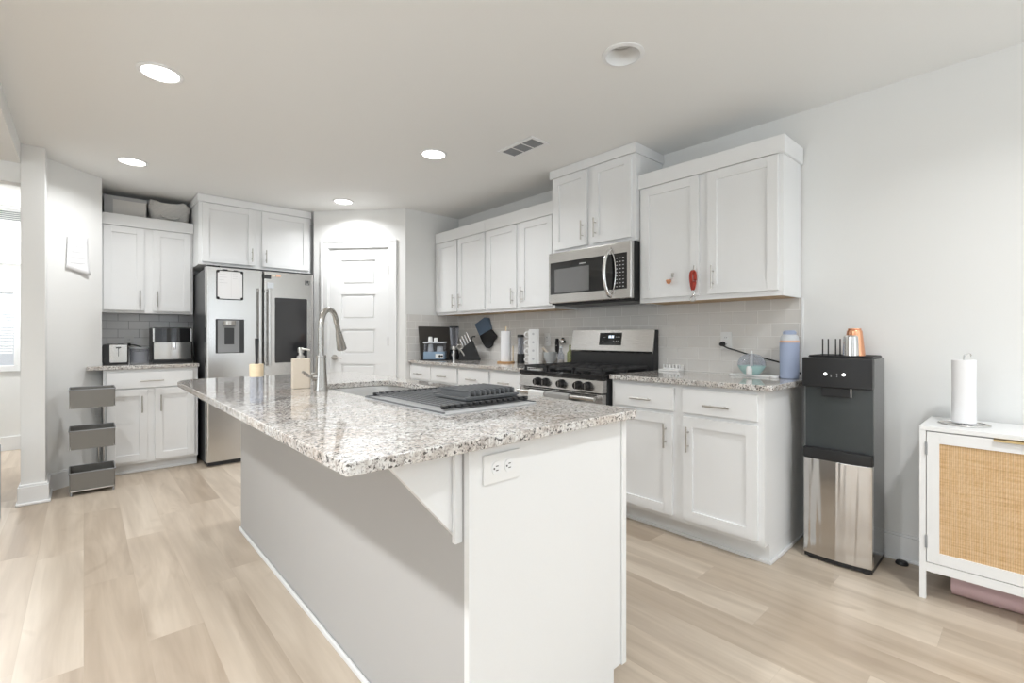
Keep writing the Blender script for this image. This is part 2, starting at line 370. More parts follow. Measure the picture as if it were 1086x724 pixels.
def tag(o, label, cat, group=None):
    o['label'] = label; o['category'] = cat
    if group: o['group'] = group
    return o
def thing(name, label, cat, loc=(0, 0, 0), rotz=0.0, group=None):
    o = bpy.data.objects.new(name, None); COL.objects.link(o); o.empty_display_size = 0.05
    o.location = loc; o.rotation_euler = (0, 0, rotz); return tag(o, label, cat, group)
def struct(name, mb, m, parent=None, ang=35):
    o = obj(name, mb, m, parent, ang=ang)
    if not parent: o['kind'] = 'structure'
    return o
def dup(root, loc, label=None, rotz=None):
    r = root.copy(); COL.objects.link(r); r.location = loc
    if rotz is not None: r.rotation_euler = (0, 0, rotz)
    if label: r['label'] = label
    for ch in list(root.children):
        c = ch.copy(); COL.objects.link(c); c.parent = r
        for g in ch.children:
            d = g.copy(); COL.objects.link(d); d.parent = c
    return r

# ------------------------------------------------------------------ room shell
XW = 3.137            # range wall
YB = 5.79             # back wall
YP = 4.365            # pantry return
PC = Vector((2.466, YP)); PD = (Vector((1.80, 5.11)) - PC).normalized(); PN = Vector((-PD.y, PD.x))   # pantry wall line, PN points into the room?
if PN.dot(-PC) < 0: PN = -PN
struct('floor', MB().box(-4.7, 3.35, -3.7, 7.3, -0.12, 0.0), 'floor')
def slab(poly, z0, z1, hole=None, bev=0.0035):
    t = bmesh.new(); es = []
    for loop in [poly] + ([hole] if hole else []):
        vs = [t.verts.new((x, y, z1)) for x, y in loop]
        es += [t.edges.new((vs[i], vs[(i + 1) % len(vs)])) for i in range(len(vs))]
    bmesh.ops.triangle_fill(t, edges=es, use_beauty=True, use_dissolve=False)
    r = bmesh.ops.extrude_face_region(t, geom=list(t.faces))
    for v in r['geom']:
        if isinstance(v, bmesh.types.BMVert): v.co.z = z0
    bmesh.ops.recalc_face_normals(t, faces=t.faces)
    if bev:
        e2 = [e for e in t.edges if len(e.link_faces) == 2 and e.link_faces[0].normal.angle(e.link_faces[1].normal, 0) > 1.2 and abs(e.verts[0].co.z - e.verts[1].co.z) < 1e-4]
        bmesh.ops.bevel(t, geom=e2, offset=bev, segments=3, affect='EDGES', profile=0.5)
    return MB()._merge(t)
struct('ceiling', slab([(-4.7, -3.7), (3.35, -3.7), (3.35, 7.3), (-4.7, 7.3)], CEIL, CEIL + 0.12, arc(1.878, 1.300, 0.082, 0, 2 * PI, 40)[:-1], 0), 'ceil')
struct('ceiling_cap', MB().box(-4.7, 3.35, -3.7, 7.3, CEIL + 0.1205, CEIL + 0.15), 'ceil')
struct('wall_right', MB().box(XW, XW + 0.12, -3.6, YP + 1.6, 0, CEIL), 'wall')
struct('wall_back', MB().box(-0.02, 2.3, YB, YB + 0.12, 0, CEIL), 'wall')
struct('wall_pantry_return', MB().box(PC.x + 0.0, XW, YP, YP + 0.1, 0, CEIL), 'wall')
def pw(s0, s1, d0, d1, z0, z1, mb=None, b=0.0):      # box in pantry-wall coordinates: s along wall, d out of the wall into the room
    t = MB().box(s0, s1, d0, d1, z0, z1, b)
    mt = Matrix(((PD.x, PN.x, 0, PC.x), (PD.y, PN.y, 0, PC.y), (0, 0, 1, 0), (0, 0, 0, 1)))
    t.xf(mt); bmesh.ops.recalc_face_normals(t.bm, faces=t.bm.faces)
    if mb is None: return t
    return mb._merge(t.bm)
DS0, DS1, DZ = 0.183, 0.835, 2.075
w = pw(0.0, DS0 - 0.012, -0.1, 0, 0, CEIL); pw(DS1 + 0.012, 1.0, -0.1, 0, 0, CEIL, w); pw(DS0 - 0.012, DS1 + 0.012, -0.1, 0, DZ + 0.012, CEIL, w)
struct('wall_pantry', w, 'wall')
# angled wall on the left with the nook side behind it
A = (0.112, 5.236)
w = MB().prism([A, (0.112, YB + 0.12), (-0.02, YB + 0.12), (-0.02, 5.30), (-0.30, 5.02), (-0.30, 4.80), (-0.214, 4.905)], 'z', 0, CEIL)
struct('wall_left', w, 'wall')
cw = MB().box(-0.322, -0.200, 4.66, 4.915, 0, CEIL, 0.004)
struct('wall_column', cw, 'wall')
b = MB()
b.box(-0.336, -0.182, 4.632, 4.93, 0, 0.125, 0.003); b.box(-0.331, -0.190, 4.645, 4.925, 0.125, 0.14, 0.005)
b.box(-0.345, -0.172, 4.620, 4.94, 0, 0.018, 0.006)
struct('baseboard_column', b, 'trim')
b = MB()
d45 = Vector((-0.7071, -0.7071)); n45 = Vector((0.7071, -0.7071))
def q45(s0, s1, o, z0, z1, mb):
    p = [Vector(A) + d45 * s0, Vector(A) + d45 * s1, Vector(A) + d45 * s1 + n45 * o, Vector(A) + d45 * s0 + n45 * o]
    mb.prism([(v.x, v.y) for v in p], 'z', z0, z1)
q45(0.16, 0.47, 0.014, 0, 0.12, b); q45(0.16, 0.47, 0.009, 0.12, 0.132, b)
struct('baseboard_left', b, 'trim')
struct('wall_hall_side', MB().box(-0.30, -0.22, 4.95, 7.0, 0, CEIL), 'wall')
struct('wall_hall_back', MB().box(-1.75, -0.20, 7.0, 7.12, 0, 0.83).box(-1.75, -0.20, 7.0, 7.12, 1.65, CEIL).box(-0.494, -0.20, 7.0, 7.12, 0.83, 1.65).box(-2.9, -1.75, 7.0, 7.12, 0, CEIL), 'wall')
struct('baseboard_hall', MB().box(-2.9, -0.30, 6.985, 7.0, 0, 0.14, 0.003), 'trim')
struct('trim_1', MB().box(-2.9, -0.30, 6.96, 7.0, 1.895, 1.925, 0.003), 'trim')
struct('trim_2', MB().box(-2.9, -0.30, 6.97, 7.0, CEIL - 0.03, CEIL, 0.004), 'trim')
struct('wall_hall_left', MB().box(-3.0, -2.9, 4.8, 7.12, 0, CEIL), 'wall')
struct('wall_header_hall', MB().box(-2.9, -0.322, 4.70, 4.82, 2.215, CEIL), 'wall')
struct('wall_header_left', MB().box(-0.43, -0.322, -3.5, 4.6995, 2.35, CEIL), 'wall')
struct('wall_living_far', MB().box(-4.6, -2.9, 4.70, 4.82, 0, CEIL), 'wall')
# guessed shell behind and beside the camera; glazed openings added to admit daylight
struct('wall_living_left', MB().box(-4.6, -4.5, -3.6, -1.2, 0, CEIL).box(-4.6, -4.5, 1.8, 4.82, 0, CEIL).box(-4.6, -4.5, -1.2, 1.8, 0, 0.65).box(-4.6, -4.5, -1.2, 1.8, 2.15, CEIL), 'wall')
struct('wall_rear', MB().box(-4.6, -3.1, -3.6, -3.5, 0, CEIL).box(-0.7, 0.85, -3.6, -3.5, 0, CEIL).box(3.05, XW, -3.6, -3.5, 0, CEIL)
       .box(-3.1, -0.7, -3.6, -3.5, 0, 0.65).box(-3.1, -0.7, -3.6, -3.5, 2.15, CEIL).box(0.85, 3.05, -3.6, -3.5, 2.17, CEIL), 'wall')
def frame_window(name, x0, x1, z0, z1, y, mull=2):
    f = MB().box(x0, x0 + 0.06, y - 0.07, y, z0, z1).box(x1 - 0.06, x1, y - 0.07, y, z0, z1).box(x0, x1, y - 0.07, y, z0, z0 + 0.06).box(x0, x1, y - 0.07, y, z1 - 0.06, z1)
    for k in range(1, mull):
        xm = x0 + (x1 - x0) * k / mull; f.box(xm - 0.03, xm + 0.03, y - 0.07, y, z0, z1)
    return struct(name, f, 'trim')
frame_window('door_2', 0.85, 3.05, 0.0, 2.17, -3.5)
frame_window('window_2', -3.1, -0.7, 0.65, 2.15, -3.5)
o = frame_window('window_3', -1.5, 1.5, 0.65, 2.15, 0.0, 3); o.rotation_euler = (0, 0, PI / 2); o.location = (-4.53, 0.3, 0)
# right wall baseboard and quarter round
struct('baseboard_right', MB().box(XW - 0.014, XW, -3.5, 0.905, 0, 0.125, 0.002).box(XW - 0.009, XW, -3.5, 0.905, 0.125, 0.138, 0.003).box(XW - 0.026, XW, -3.5, 0.905, 0, 0.016, 0.006), 'trim')
# hall window with blinds
wn = struct('window_1', MB().box(-1.76, -0.484, 6.985, 7.05, 0.80, 0.86, 0.003).box(-1.76, -0.484, 6.985, 7.05, 1.62, 1.67, 0.003).box(-0.53, -0.484, 6.985, 7.05, 0.8602, 1.6198, 0.003).box(-1.76, -1.71, 6.985, 7.05, 0.8602, 1.6198, 0.003).box(-1.71, -0.53, 7.03, 7.045, 1.19, 1.22), 'trim')
obj('window_pane', MB().box(-1.71, -0.53, 7.05, 7.055, 0.86, 1.62), 'pane', wn)
bl = MB()
for k in range(24):
    z = 0.985 + k * 0.0265
    bl.prism([(6.975, z), (6.982, z + 0.018), (6.983, z + 0.018), (6.976, z)], 'x', -1.70, -0.535)
bl.box(-1.70, -0.535, 6.965, 6.985, 1.61, 1.645)
obj('window_blind', bl, 'trim', wn)
hv = thing('air_vent', 'grey louvred return air grille high on the far hall wall', 'vent', (-1.0, 6.985, 2.32))
fb = MB().box(-0.6, 0.6, 0.0, 0.012, 0.0, 0.012).box(-0.6, 0.6, 0.0, 0.012, 0.112, 0.124).box(-0.6, -0.588, 0, 0.012, 0.012, 0.112).box(0.588, 0.6, 0, 0.012, 0.012, 0.112)
obj('frame', fb, 'trim', hv)
sl = MB()
for k in range(5): sl.prism([(0.004, 0.02 + k * 0.019), (0.010, 0.030 + k * 0.019), (0.0115, 0.030 + k * 0.019), (0.0055, 0.02 + k * 0.019)], 'x', -0.588, 0.588)
obj('louvre', sl, 'mgrey', hv)
# low half wall end seen at the far left edge
struct('wall_half', MB().box(-1.70, -0.392, 4.30, 4.42, 0, 0.47, 0.004), 'mgrey')

# pantry door
dm = MB()
T0 = -0.045; 
def pbox(s0, s1, d0, d1, z0, z1, b=0.0): pw(s0, s1, d0, d1, z0, z1, dm, b)
P0, P1 = 0.325, 0.695
zs = [(0.245, 0.505), (0.607, 0.868), (0.970, 1.232), (1.331, 1.598), (1.695, 1.957)]
pbox(DS0 + 0.004, P0, T0, -0.008, 0.012, DZ - 0.004); pbox(P1, DS1 - 0.004, T0, -0.008, 0.012, DZ - 0.004)
prev = 0.012
for a, c in zs + [(DZ - 0.004, None)]:
    pbox(P0, P1, T0, -0.008, prev, a); prev = c
for a, c in zs:
    pbox(P0, P1, T0, -0.021, a, c)
    pbox(P0 + 0.022, P1 - 0.022, T0, -0.012, a + 0.022, c - 0.022, 0.007)
dr = struct('door_1', dm, 'trim', ang=20)
hg = MB()
for z in (0.30, 1.104, 1.847): pw(DS0 - 0.004, DS0 + 0.010, -0.012, 0.004, z - 0.045, z + 0.045, hg)
obj('hinge', hg, 'nickel', dr)
def p3(s, d, z): v = PC + PD * s + PN * d; return (v.x, v.y, z)
hn = MB().cyl(p3(0.767, -0.008, 0.935), p3(0.767, 0.006, 0.935), 0.031).cyl(p3(0.767, 0.006, 0.935), p3(0.767, 0.05, 0.935), 0.011)
hn.tube(smooth([p3(0.775, 0.05, 0.935), p3(0.74, 0.055, 0.938), p3(0.70, 0.05, 0.936), p3(0.665, 0.047, 0.930)]), [0.012, 0.012, 0.0115, 0.011, 0.0105, 0.010, 0.0095, 0.009, 0.009, 0.0085, 0.008, 0.008, 0.0075, 0.0075, 0.007, 0.007, 0.0065, 0.006, 0.005][:19])
obj('door_handle', hn, 'nickel', dr)
c = MB()
for (s0, s1, z0, z1) in ((0.092, DS0 - 0.006, 0, DZ + 0.085), (DS1 + 0.006, 0.918, 0, DZ + 0.085)):
    pw(s0, s1, 0, 0.012, z0, z1, c, 0.003)
pw(DS0 - 0.006, DS1 + 0.006, 0, 0.012, DZ + 0.006, DZ + 0.085, c, 0.003)
for (s0, s1, z0, z1) in ((0.092, 0.117, 0, DZ + 0.085), (0.893, 0.918, 0, DZ + 0.085)): pw(s0, s1, 0.0, 0.020, z0, z1, c, 0.004)
pw(0.117, 0.893, 0.0, 0.020, DZ + 0.060, DZ + 0.085, c, 0.004)
pw(DS0 - 0.012, DS0 + 0.002, -0.1, 0.002, 0, DZ, c); pw(DS1 - 0.002, DS1 + 0.012, -0.1, 0.002, 0, DZ, c); pw(DS0, DS1, -0.1, 0.002, DZ - 0.002, DZ + 0.012, c)
struct('trim_3', c, 'trim')
struct('baseboard_pantry', pw(0.0, 0.090, 0, 0.013, 0, 0.13), 'trim')

# tiled backsplashes
struct('wall_backsplash_right', MB().box(XW - 0.009, XW, 0.926, YP, 0.914, 1.392), 'tile')
struct('trim_4', MB().box(XW - 0.011, XW, 0.914, 0.926, 0.914, 1.383), 'trim')
struct('wall_backsplash_return', MB().box(PC.x + 0.012, XW - 0.009, YP - 0.009, YP, 0.914, 1.386), 'tilep')
struct('wall_backsplash_back', MB().box(0.113, 0.83, YB - 0.009, YB, 0.914, 1.382), 'tileb')

# ------------------------------------------------------------------ cabinets
def shaker(a0, a1, z0, z1, t=0.019, st=0.056, rec=0.0115):
    m = MB(); bv = 0.0015
    m.box(a0, a0 + st, -t, 0, z0, z1, bv).box(a1 - st, a1, -t, 0, z0, z1, bv)
    m.box(a0 + st, a1 - st, -t, 0, z0, z0 + st).box(a0 + st, a1 - st, -t, 0, z1 - st, z1)
    m.box(a0 + st, a1 - st, -t + rec, -0.001, z0 + st, z1 - st)
    return m
def pull_v(a, z0, z1, y=-0.019):
    return MB().cyl((a, y - 0.030, z0), (a, y - 0.030, z1), 0.0055, n=12).cyl((a, y, z0 + 0.032), (a, y - 0.030, z0 + 0.032), 0.0045, n=10).cyl((a, y, z1 - 0.032), (a, y - 0.030, z1 - 0.032), 0.0045, n=10)
def pull_h(a0, a1, z, y=-0.019):
    return MB().cyl((a0, y - 0.030, z), (a1, y - 0.030, z), 0.0055, n=12).cyl((a0 + 0.03, y, z), (a0 + 0.03, y - 0.030, z), 0.0045, n=10).cyl((a1 - 0.03, y, z), (a1 - 0.03, y - 0.030, z), 0.0045, n=10)
def cabinet(name, label, loc, rotz, w, d, h, fronts, crown=None, toe=None, wood=False, group=None, ends=(0, 0)):
    t = thing(name, label, 'cabinet', loc, rotz, group)
    c = MB()
    if toe:
        c.box(0, w, 0, d, toe, h, 0.001).box(0.0, w, 0.06, d, 0.0, toe)
    else: c.box(0, w, 0, d, 0.012 if wood else 0, h, 0.001)
    if wood: c.box(0, w, 0, 0.02, 0, 0.0119).box(0, 0.016, 0.0201, d, 0, 0.0119).box(w - 0.016, w, 0.0201, d, 0, 0.0119)
    obj('carcass', c, 'cab', t)
    if wood: obj('bottom_panel', MB().box(0.017, w - 0.017, 0.0205, d - 0.002, 0.0008, 0.0118), 'tan', t)
    if toe:
        q = MB().box(0, w, 0.046, 0.0598, 0, 0.018, 0.004)
        if ends[1]: q.box(w + 0.0002, w + 0.013, 0.046, d - ends[1], 0, 0.018, 0.004)
        obj('shoe_moulding', q, 'trim', t)
    if crown:
        z0, z1, ol, orr = crown
        k = MB().box(-ol, w + orr, -0.024, 0.0, z0, z1, 0.002)
        if ol: k.box(-ol, 0.0, 0, d, z0, z1, 0.002)
        if orr: k.box(w, w + orr, 0, d, z0, z1, 0.002)
        obj('crown', k, 'cab', t)
    for f in fronts:
        kind, a0, a1, z0, z1, hd = f
        if kind == 'door':
            o = obj('door', shaker(a0, a1, z0, z1), 'cab', t, ang=25)
            if hd: obj('handle', pull_v(*hd), 'nickel', o)
        else:
            o = obj('drawer', MB().box(a0, a1, -0.019, 0, z0, z1, 0.003), 'cab', t)
            if hd: obj('handle', pull_h(*hd), 'nickel', o)
    return t
R90 = -PI / 2
XU = 2.840; UB = 1.383; DU = XW - 0.010 - XU
def ud(y1, yh, yl, z0, z1, hy): return ('door', y1 - yh, y1 - yl, z0, z1, (y1 - hy, 0.062, 0.200) if hy else None)
# upper right of range
y1 = 1.826
cabinet('wall_cabinet', 'white two-door wall cabinet right of the microwave, a red cord hanging on it', (XU, y1, UB), R90, y1 - 0.926, DU, 2.258 - UB,
        [ud(y1, 1.804, 1.399, 0.030, 0.775, None), ud(y1, 1.343, 0.948, 0.030, 0.775, 1.305)], (0.779, 0.875, 0, 0.014), wood=True, group='white kitchen cabinets')
# above microwave
y1 = 2.604; XM = 2.794
cabinet('wall_cabinet', 'tall white cabinet over the microwave with its crown at the ceiling', (XM, y1, 1.815), R90, y1 - 1.828, XW - 0.002 - XM, CEIL - 0.001 - 1.815,
        [('door', y1 - 2.575, y1 - 2.241, 0.025, 0.590, (y1 - 2.275, 0.065, 0.205)), ('door', y1 - 2.188, y1 - 1.858, 0.025, 0.590, (y1 - 2.155, 0.065, 0.205))],
        (0.594, CEIL - 0.002 - 1.815, 0.012, 0.012), group='white kitchen cabinets')
# uppers left of microwave
y1 = 3.497
cabinet('wall_cabinet', 'white two-door wall cabinet just left of the microwave', (XU, y1, UB), R90, y1 - 2.618, DU, 2.258 - UB,
        [ud(y1, 3.481, 3.068, 0.028, 0.763, 3.105), ud(y1, 3.018, 2.638, 0.028, 0.763, 2.980)], (0.767, 0.875, 0, 0), wood=True, group='white kitchen cabinets')
y1 = 4.352
cabinet('wall_cabinet', 'white two-door wall cabinet in the corner next to the pantry wall', (XU, y1, UB), R90, y1 - 3.499, DU, 2.258 - UB,
        [ud(y1, 4.345, 3.966, 0.028, 0.763, 4.003), ud(y1, 3.938, 3.515, 0.028, 0.763, 3.893)], (0.767, 0.875, 0, 0), wood=True, group='white kitchen cabinets')
# base right of range
XB = 2.524; DB = XW - 0.010 - XB; KT = 0.884
def dr_(y1, yh, yl, pa, pb): return ('drawer', y1 - yh, y1 - yl, 0.727, 0.862, (y1 - pa, y1 - pb, 0.782))
def do_(y1, yh, yl, hy): return ('door', y1 - yh, y1 - yl, 0.126, 0.706, (y1 - hy, 0.515, 0.655))
y1 = 1.826
cabinet('base_cabinet', 'white base cabinet between the range and the water dispenser', (XB, y1, 0), R90, y1 - 0.907, 0.380, KT,
        [dr_(y1, 1.797, 1.392, 1.665, 1.524), dr_(y1, 1.337, 0.936, 1.207, 1.066), do_(y1, 1.797, 1.400, 1.437), do_(y1, 1.334, 0.936, 1.300)], toe=0.10, group='white kitchen cabinets', ends=(0, 0.005))
struct('cabinet_shade_filler', MB().box(XB + 0.3815, XW, 0.9075, 1.826, 0, KT), 'wall')  # filler block put in for the shaded rear strip of the cabinet side
struct('baseboard_cabinet', MB().box(XB + 0.3815, XW - 0.027, 0.898, 0.9073, 0, 0.016, 0.004), 'trim')
y1 = 3.50
cabinet('base_cabinet', 'white base cabinet just left of the range, half hidden by the island', (XB, y1, 0), R90, y1 - 2.650, DB, KT,
        [dr_(y1, 3.490, 3.069, 3.345, 3.205), dr_(y1, 3.024, 2.664, 2.910, 2.775), do_(y1, 3.490, 3.072, 3.11), do_(y1, 3.024, 2.664, 2.985)], toe=0.10, group='white kitchen cabinets')
y1 = 4.352
cabinet('base_cabinet', 'white base cabinet in the corner beside the pantry door', (XB, y1, 0), R90, y1 - 3.502, DB, KT,
        [dr_(y1, 4.345, 3.966, 4.225, 4.085), dr_(y1, 3.946, 3.521, 3.800, 3.660), do_(y1, 4.345, 3.966, 4.003), do_(y1, 3.946, 3.521, 3.91)], toe=0.10, group='white kitchen cabinets')
# back wall units left of the fridge
YC = 5.085
cabinet('base_cabinet', 'white base cabinet left of the fridge, under the toaster and air fryer', (0.115, YC, 0), 0, 0.650, YB - 0.012 - YC, 0.882,
        [('drawer', 0.022, 0.612, 0.722, 0.856, (0.238, 0.398, 0.782)), ('door', 0.022, 0.288, 0.110, 0.712, (0.249, 0.515, 0.655)), ('door', 0.338, 0.625, 0.105, 0.712, (0.378, 0.515, 0.655))], toe=0.085, group='white kitchen cabinets')
YU = 5.480
cabinet('wall_cabinet', 'white two-door wall cabinet left of the fridge with storage baskets on top', (0.116, YU, 1.368), 0, 0.668, YB - 0.012 - YU, 2.150 - 1.368,
        [('door', 0.010, 0.294, 0.024, 0.770, (0.262, 0.065, 0.205)), ('door', 0.356, 0.650, 0.024, 0.770, (0.388, 0.065, 0.205))], (0.775, 0.875, 0, 0), group='white kitchen cabinets')
YF = 5.190
cabinet('wall_cabinet', 'deep white two-door cabinet above the fridge, reaching the ceiling', (0.786, YF, 1.826), 0, 1.010, YB - 0.012 - YF, CEIL - 0.001 - 1.826,
        [('door', 0.028, 0.466, 0.026, 0.575, (0.440, 0.060, 0.190)), ('door', 0.532, 0.985, 0.026, 0.575, (0.566, 0.060, 0.190))], (0.580, CEIL - 0.002 - 1.826, 0.010, 0), group='white kitchen cabinets')

# ------------------------------------------------------------------ countertops
tag(obj('countertop', slab(rrect(2.490, XW - 0.010, 0.865, 1.826, [0, 0, 0.035, 0]), KT + 0.0005, 0.914), 'granite', ang=15), 'granite countertop right of the range holding the blue bottle', 'countertop', 'granite countertops')
tag(obj('countertop', slab([(2.490, 2.632), (XW - 0.010, 2.632), (XW - 0.010, YP - 0.010), (2.490, YP - 0.010)], KT + 0.0005, 0.914), 'granite', ang=15), 'granite countertop along the wall between pantry and range', 'countertop', 'granite countertops')
tag(obj('countertop', slab([(0.016, 5.056), (0.772, 5.056), (0.772, YB - 0.010), (0.114, YB - 0.010), (0.114, 5.236), (0.016, 5.138)], 0.8825, 0.914, bev=0.005), 'granite', ang=15), 'short granite countertop left of the fridge under the toaster', 'countertop', 'granite countertops')
IX0, IX1, IY0, IY1 = 0.371, 1.372, 0.8825, 3.22
HX0, HX1, HY0, HY1 = 0.840, 1.255, 1.66, 2.42
hole = rrect(HX0, HX1, HY0, HY1, 0.11, 8)
top = obj('countertop', slab(rrect(IX0, IX1, IY0, IY1, [0.05, 0.15, 0.012, 0.03], 10), 0.8865, 0.914, hole, 0.0035), 'granite', ang=15)
tag(top, 'large granite island countertop with the sink cut into it', 'countertop', 'granite countertops')

# ------------------------------------------------------------------ island
BX0, BX1, BY0, BY1, BT = 0.700, 1.350, 0.930, 3.20, 0.886
isl = thing('kitchen_island', 'long white kitchen island base under the granite top', 'island', (BX0, BY0, 0))
def R_(x0, x1, y0, y1, z0, z1, b=0.0, mb=None): return (mb or MB()).box(x0 - BX0, x1 - BX0, y0 - BY0, y1 - BY0, z0, z1, b)
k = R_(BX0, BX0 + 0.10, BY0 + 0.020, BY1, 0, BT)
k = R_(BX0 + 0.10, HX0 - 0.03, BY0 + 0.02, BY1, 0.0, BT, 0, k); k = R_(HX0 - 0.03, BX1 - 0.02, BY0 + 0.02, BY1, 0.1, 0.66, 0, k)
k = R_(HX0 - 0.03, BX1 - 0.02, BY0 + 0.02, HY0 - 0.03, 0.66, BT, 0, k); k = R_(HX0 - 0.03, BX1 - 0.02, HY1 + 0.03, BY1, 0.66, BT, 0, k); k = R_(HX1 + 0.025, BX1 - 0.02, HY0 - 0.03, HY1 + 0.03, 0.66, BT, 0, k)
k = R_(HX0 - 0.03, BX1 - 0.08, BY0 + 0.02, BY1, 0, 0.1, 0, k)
M['island_side_shaded'] = painted('island_knee_wall_shaded', (0.51, 0.50, 0.49), 0.7, 0.06, 220, 0.25)  # darker than the wall paint: the shade on this face is in its colour
obj('knee_wall', k, 'island_side_shaded', isl)
e = R_(BX0 - 0.001, BX1, BY0, BY0 + 0.0195, 0.062, BT); e = R_(BX0 - 0.001, 1.292, BY0, BY0 + 0.0195, 0.0, 0.062, 0, e)
obj('end_panel', e, 'cab', isl)
obj('corner_trim', R_(1.331, 1.356, BY0 - 0.006, BY0 - 0.0002, 0.060, BT, 0.002), 'cab', isl)
obj('shoe_moulding', R_(BX0 - 0.014, BX0 - 0.0015, BY0 + 0.02, BY1, 0, 0.02, 0.005), 'trim', isl)
cb = MB().prism([(0.488 - BX0, BT), (-0.0012, BT), (-0.0012, 0.645)], 'y', 0.040, 0.062)
br = obj('bracket', cb, 'cab', isl)
obj('bracket_cleat', R_(0.676, BX0 - 0.0012, 0.955, 0.9695, 0.645, BT, 0.0015), 'cab', br)
pl = thing('electrical_outlet', 'white double outlet on the end panel of the island', 'outlet', (0.803, BY0 - 0.0003, 0.8205), 0, 'wall outlets')
obj('cover_plate', MB().box(-0.062, 0.062, -0.006, 0, -0.0385, 0.0375, 0.003), 'white', pl)
for sx in (-0.0215, 0.0215):
    r = obj('receptacle', MB().prism([(x * 1.0 + sx, z) for x, z in rrect(-0.0145, 0.0145, -0.0165, 0.0165, 0.012)], 'y', -0.0085, -0.006), 'trim', pl)
    obj('socket_slot', MB().box(sx - 0.0035, sx + 0.0045, -0.0092, -0.0086, 0.0045, 0.0065).box(sx - 0.0035, sx + 0.0045, -0.0092, -0.0086, -0.0065, -0.0045).cyl((sx - 0.009, -0.0092, 0), (sx - 0.009, -0.0086, 0), 0.0024, n=10), 'black', r)

# sink and faucet
sk = MB(); t = bmesh.new()
lo = [(rrect(HX0 - 0.012, HX1 + 0.012, HY0 - 0.012, HY1 + 0.012, 0.12, 8), 0.8845), (rrect(HX0 + 0.004, HX1 - 0.004, HY0 + 0.004, HY1 - 0.004, 0.105, 8), 0.8840), (rrect(HX0 + 0.012, HX1 - 0.012, HY0 + 0.012, HY1 - 0.012, 0.10, 8), 0.72), (rrect(HX0 + 0.05, HX1 - 0.05, HY0 + 0.05, HY1 - 0.05, 0.07, 8), 0.700)]
rows = [[t.verts.new((x, y, z)) for x, y in p] for p, z in lo]
for a, b2 in zip(rows, rows[1:]):
    for i in range(len(a)): t.faces.new([a[i], a[(i + 1) % len(a)], b2[(i + 1) % len(a)], b2[i]])
t.faces.new(rows[-1]); bmesh.ops.recalc_face_normals(t, faces=t.faces)
for f in t.faces:
    f.normal_flip()
sk._merge(t)
sn = thing('kitchen_sink', 'undermount stainless steel sink in the island countertop', 'sink', (1.047, 2.04, 0.70))
o = obj('basin', sk.xf(Matrix.Translation((-1.047, -2.04, -0.70))), 'sink', sn)
sm = o.modifiers.new('solid', 'SOLIDIFY'); sm.thickness = 0.0015; sm.offset = -1
obj('drain', MB().lathe([(0, 0.002), (0.02, 0.002), (0.042, 0.004), (0.045, 0.0005)]), 'chrome', sn)
fx, fy = 0.787, 2.145
fa = thing('kitchen_faucet', 'brushed nickel pull-down gooseneck faucet standing beside the island sink', 'faucet', (fx, fy, 0.9142))
obj('base', MB().lathe([(0.0, 0), (0.030, 0), (0.031, 0.006), (0.0285, 0.012), (0.0265, 0.045), (0.0225, 0.10), (0.0205, 0.145), (0.0225, 0.150), (0.0215, 0.158), (0.0, 0.158)]), 'faucet', fa)
dd = Vector((0.74, 0.67, 0)).normalized()
pp = [Vector((0, 0, 0.150)), Vector((0, 0, 0.24)), Vector((0, 0, 0.285))]
for k2 in range(1, 12):
    a = PI - k2 * PI / 12.2; pp.append(Vector((0, 0, 0.285)) + dd * (0.076 + 0.076 * math.cos(a)) + Vector((0, 0, 0.082 * math.sin(a))))
obj('gooseneck', MB().tube(smooth(pp, 4), 0.0125, 16), 'faucet', fa)
e0 = pp[-1]; dn = (pp[-1] - pp[-2]).normalized()
e1 = e0 + dn * 0.052
obj('hose_neck', MB().cyl(e0 - dn * 0.002, e1 + dn * 0.002, 0.0115, n=18), 'faucet', fa)
e0 = e1
sh = obj('spray_head', MB().cyl(e0, e0 + dn * 0.012, 0.0145).cyl(e0 + dn * 0.012, e0 + dn * 0.088, 0.0155, 0.0235, 28).cyl(e0 + dn * 0.088, e0 + dn * 0.092, 0.0235, 0.020, 28), 'faucet', fa)
lv = Vector((-0.80, -0.0, 0)).normalized()
obj('lever', MB().cyl(lv * 0.018 + Vector((0, 0, 0.062)), lv * 0.042 + Vector((0, 0, 0.062)), 0.0165, 0.018).tube([lv * 0.040 + Vector((0, 0, 0.062)), lv * 0.062 + Vector((0, -0.01, 0.072)), lv * 0.085 + Vector((0, -0.02, 0.09))], [0.008, 0.007, 0.006]), 'faucet', fa)

# island things
sd = thing('soap_dispenser', 'beige stone soap dispenser with metal pump left of the faucet', 'soap dispenser', (0.757, 2.318, 0.9142), -0.25)
obj('body', MB().prism(rrect(-0.040, 0.040, -0.035, 0.035, 0.008), 'z', 0, 0.138, 0.004), 'beige', sd)
pm = MB().lathe([(0, 0.138), (0.017, 0.138), (0.017, 0.150), (0.010, 0.153), (0.008, 0.165), (0.013, 0.167), (0.013, 0.186), (0.009, 0.19), (0, 0.19)], n=20)
pm.tube([(0, 0, 0.180), (0.022, -0.018, 0.182), (0.036, -0.028, 0.176)], [0.0055, 0.005, 0.0045], 10)
obj('pump', pm, 'nickel', sd)
gb = thing('glass_bottle', 'slim clear glass bottle with pale wooden cap on the island edge', 'bottle', (0.472, 1.925, 0.9142))
obj('bottle_body', MB().lathe([(0, 0.0), (0.021, 0.0), (0.0225, 0.003), (0.0225, 0.090), (0.0205, 0.094), (0.0195, 0.094), (0.0205, 0.088), (0.0205, 0.008), (0, 0.006)], n=28), 'glass', gb)
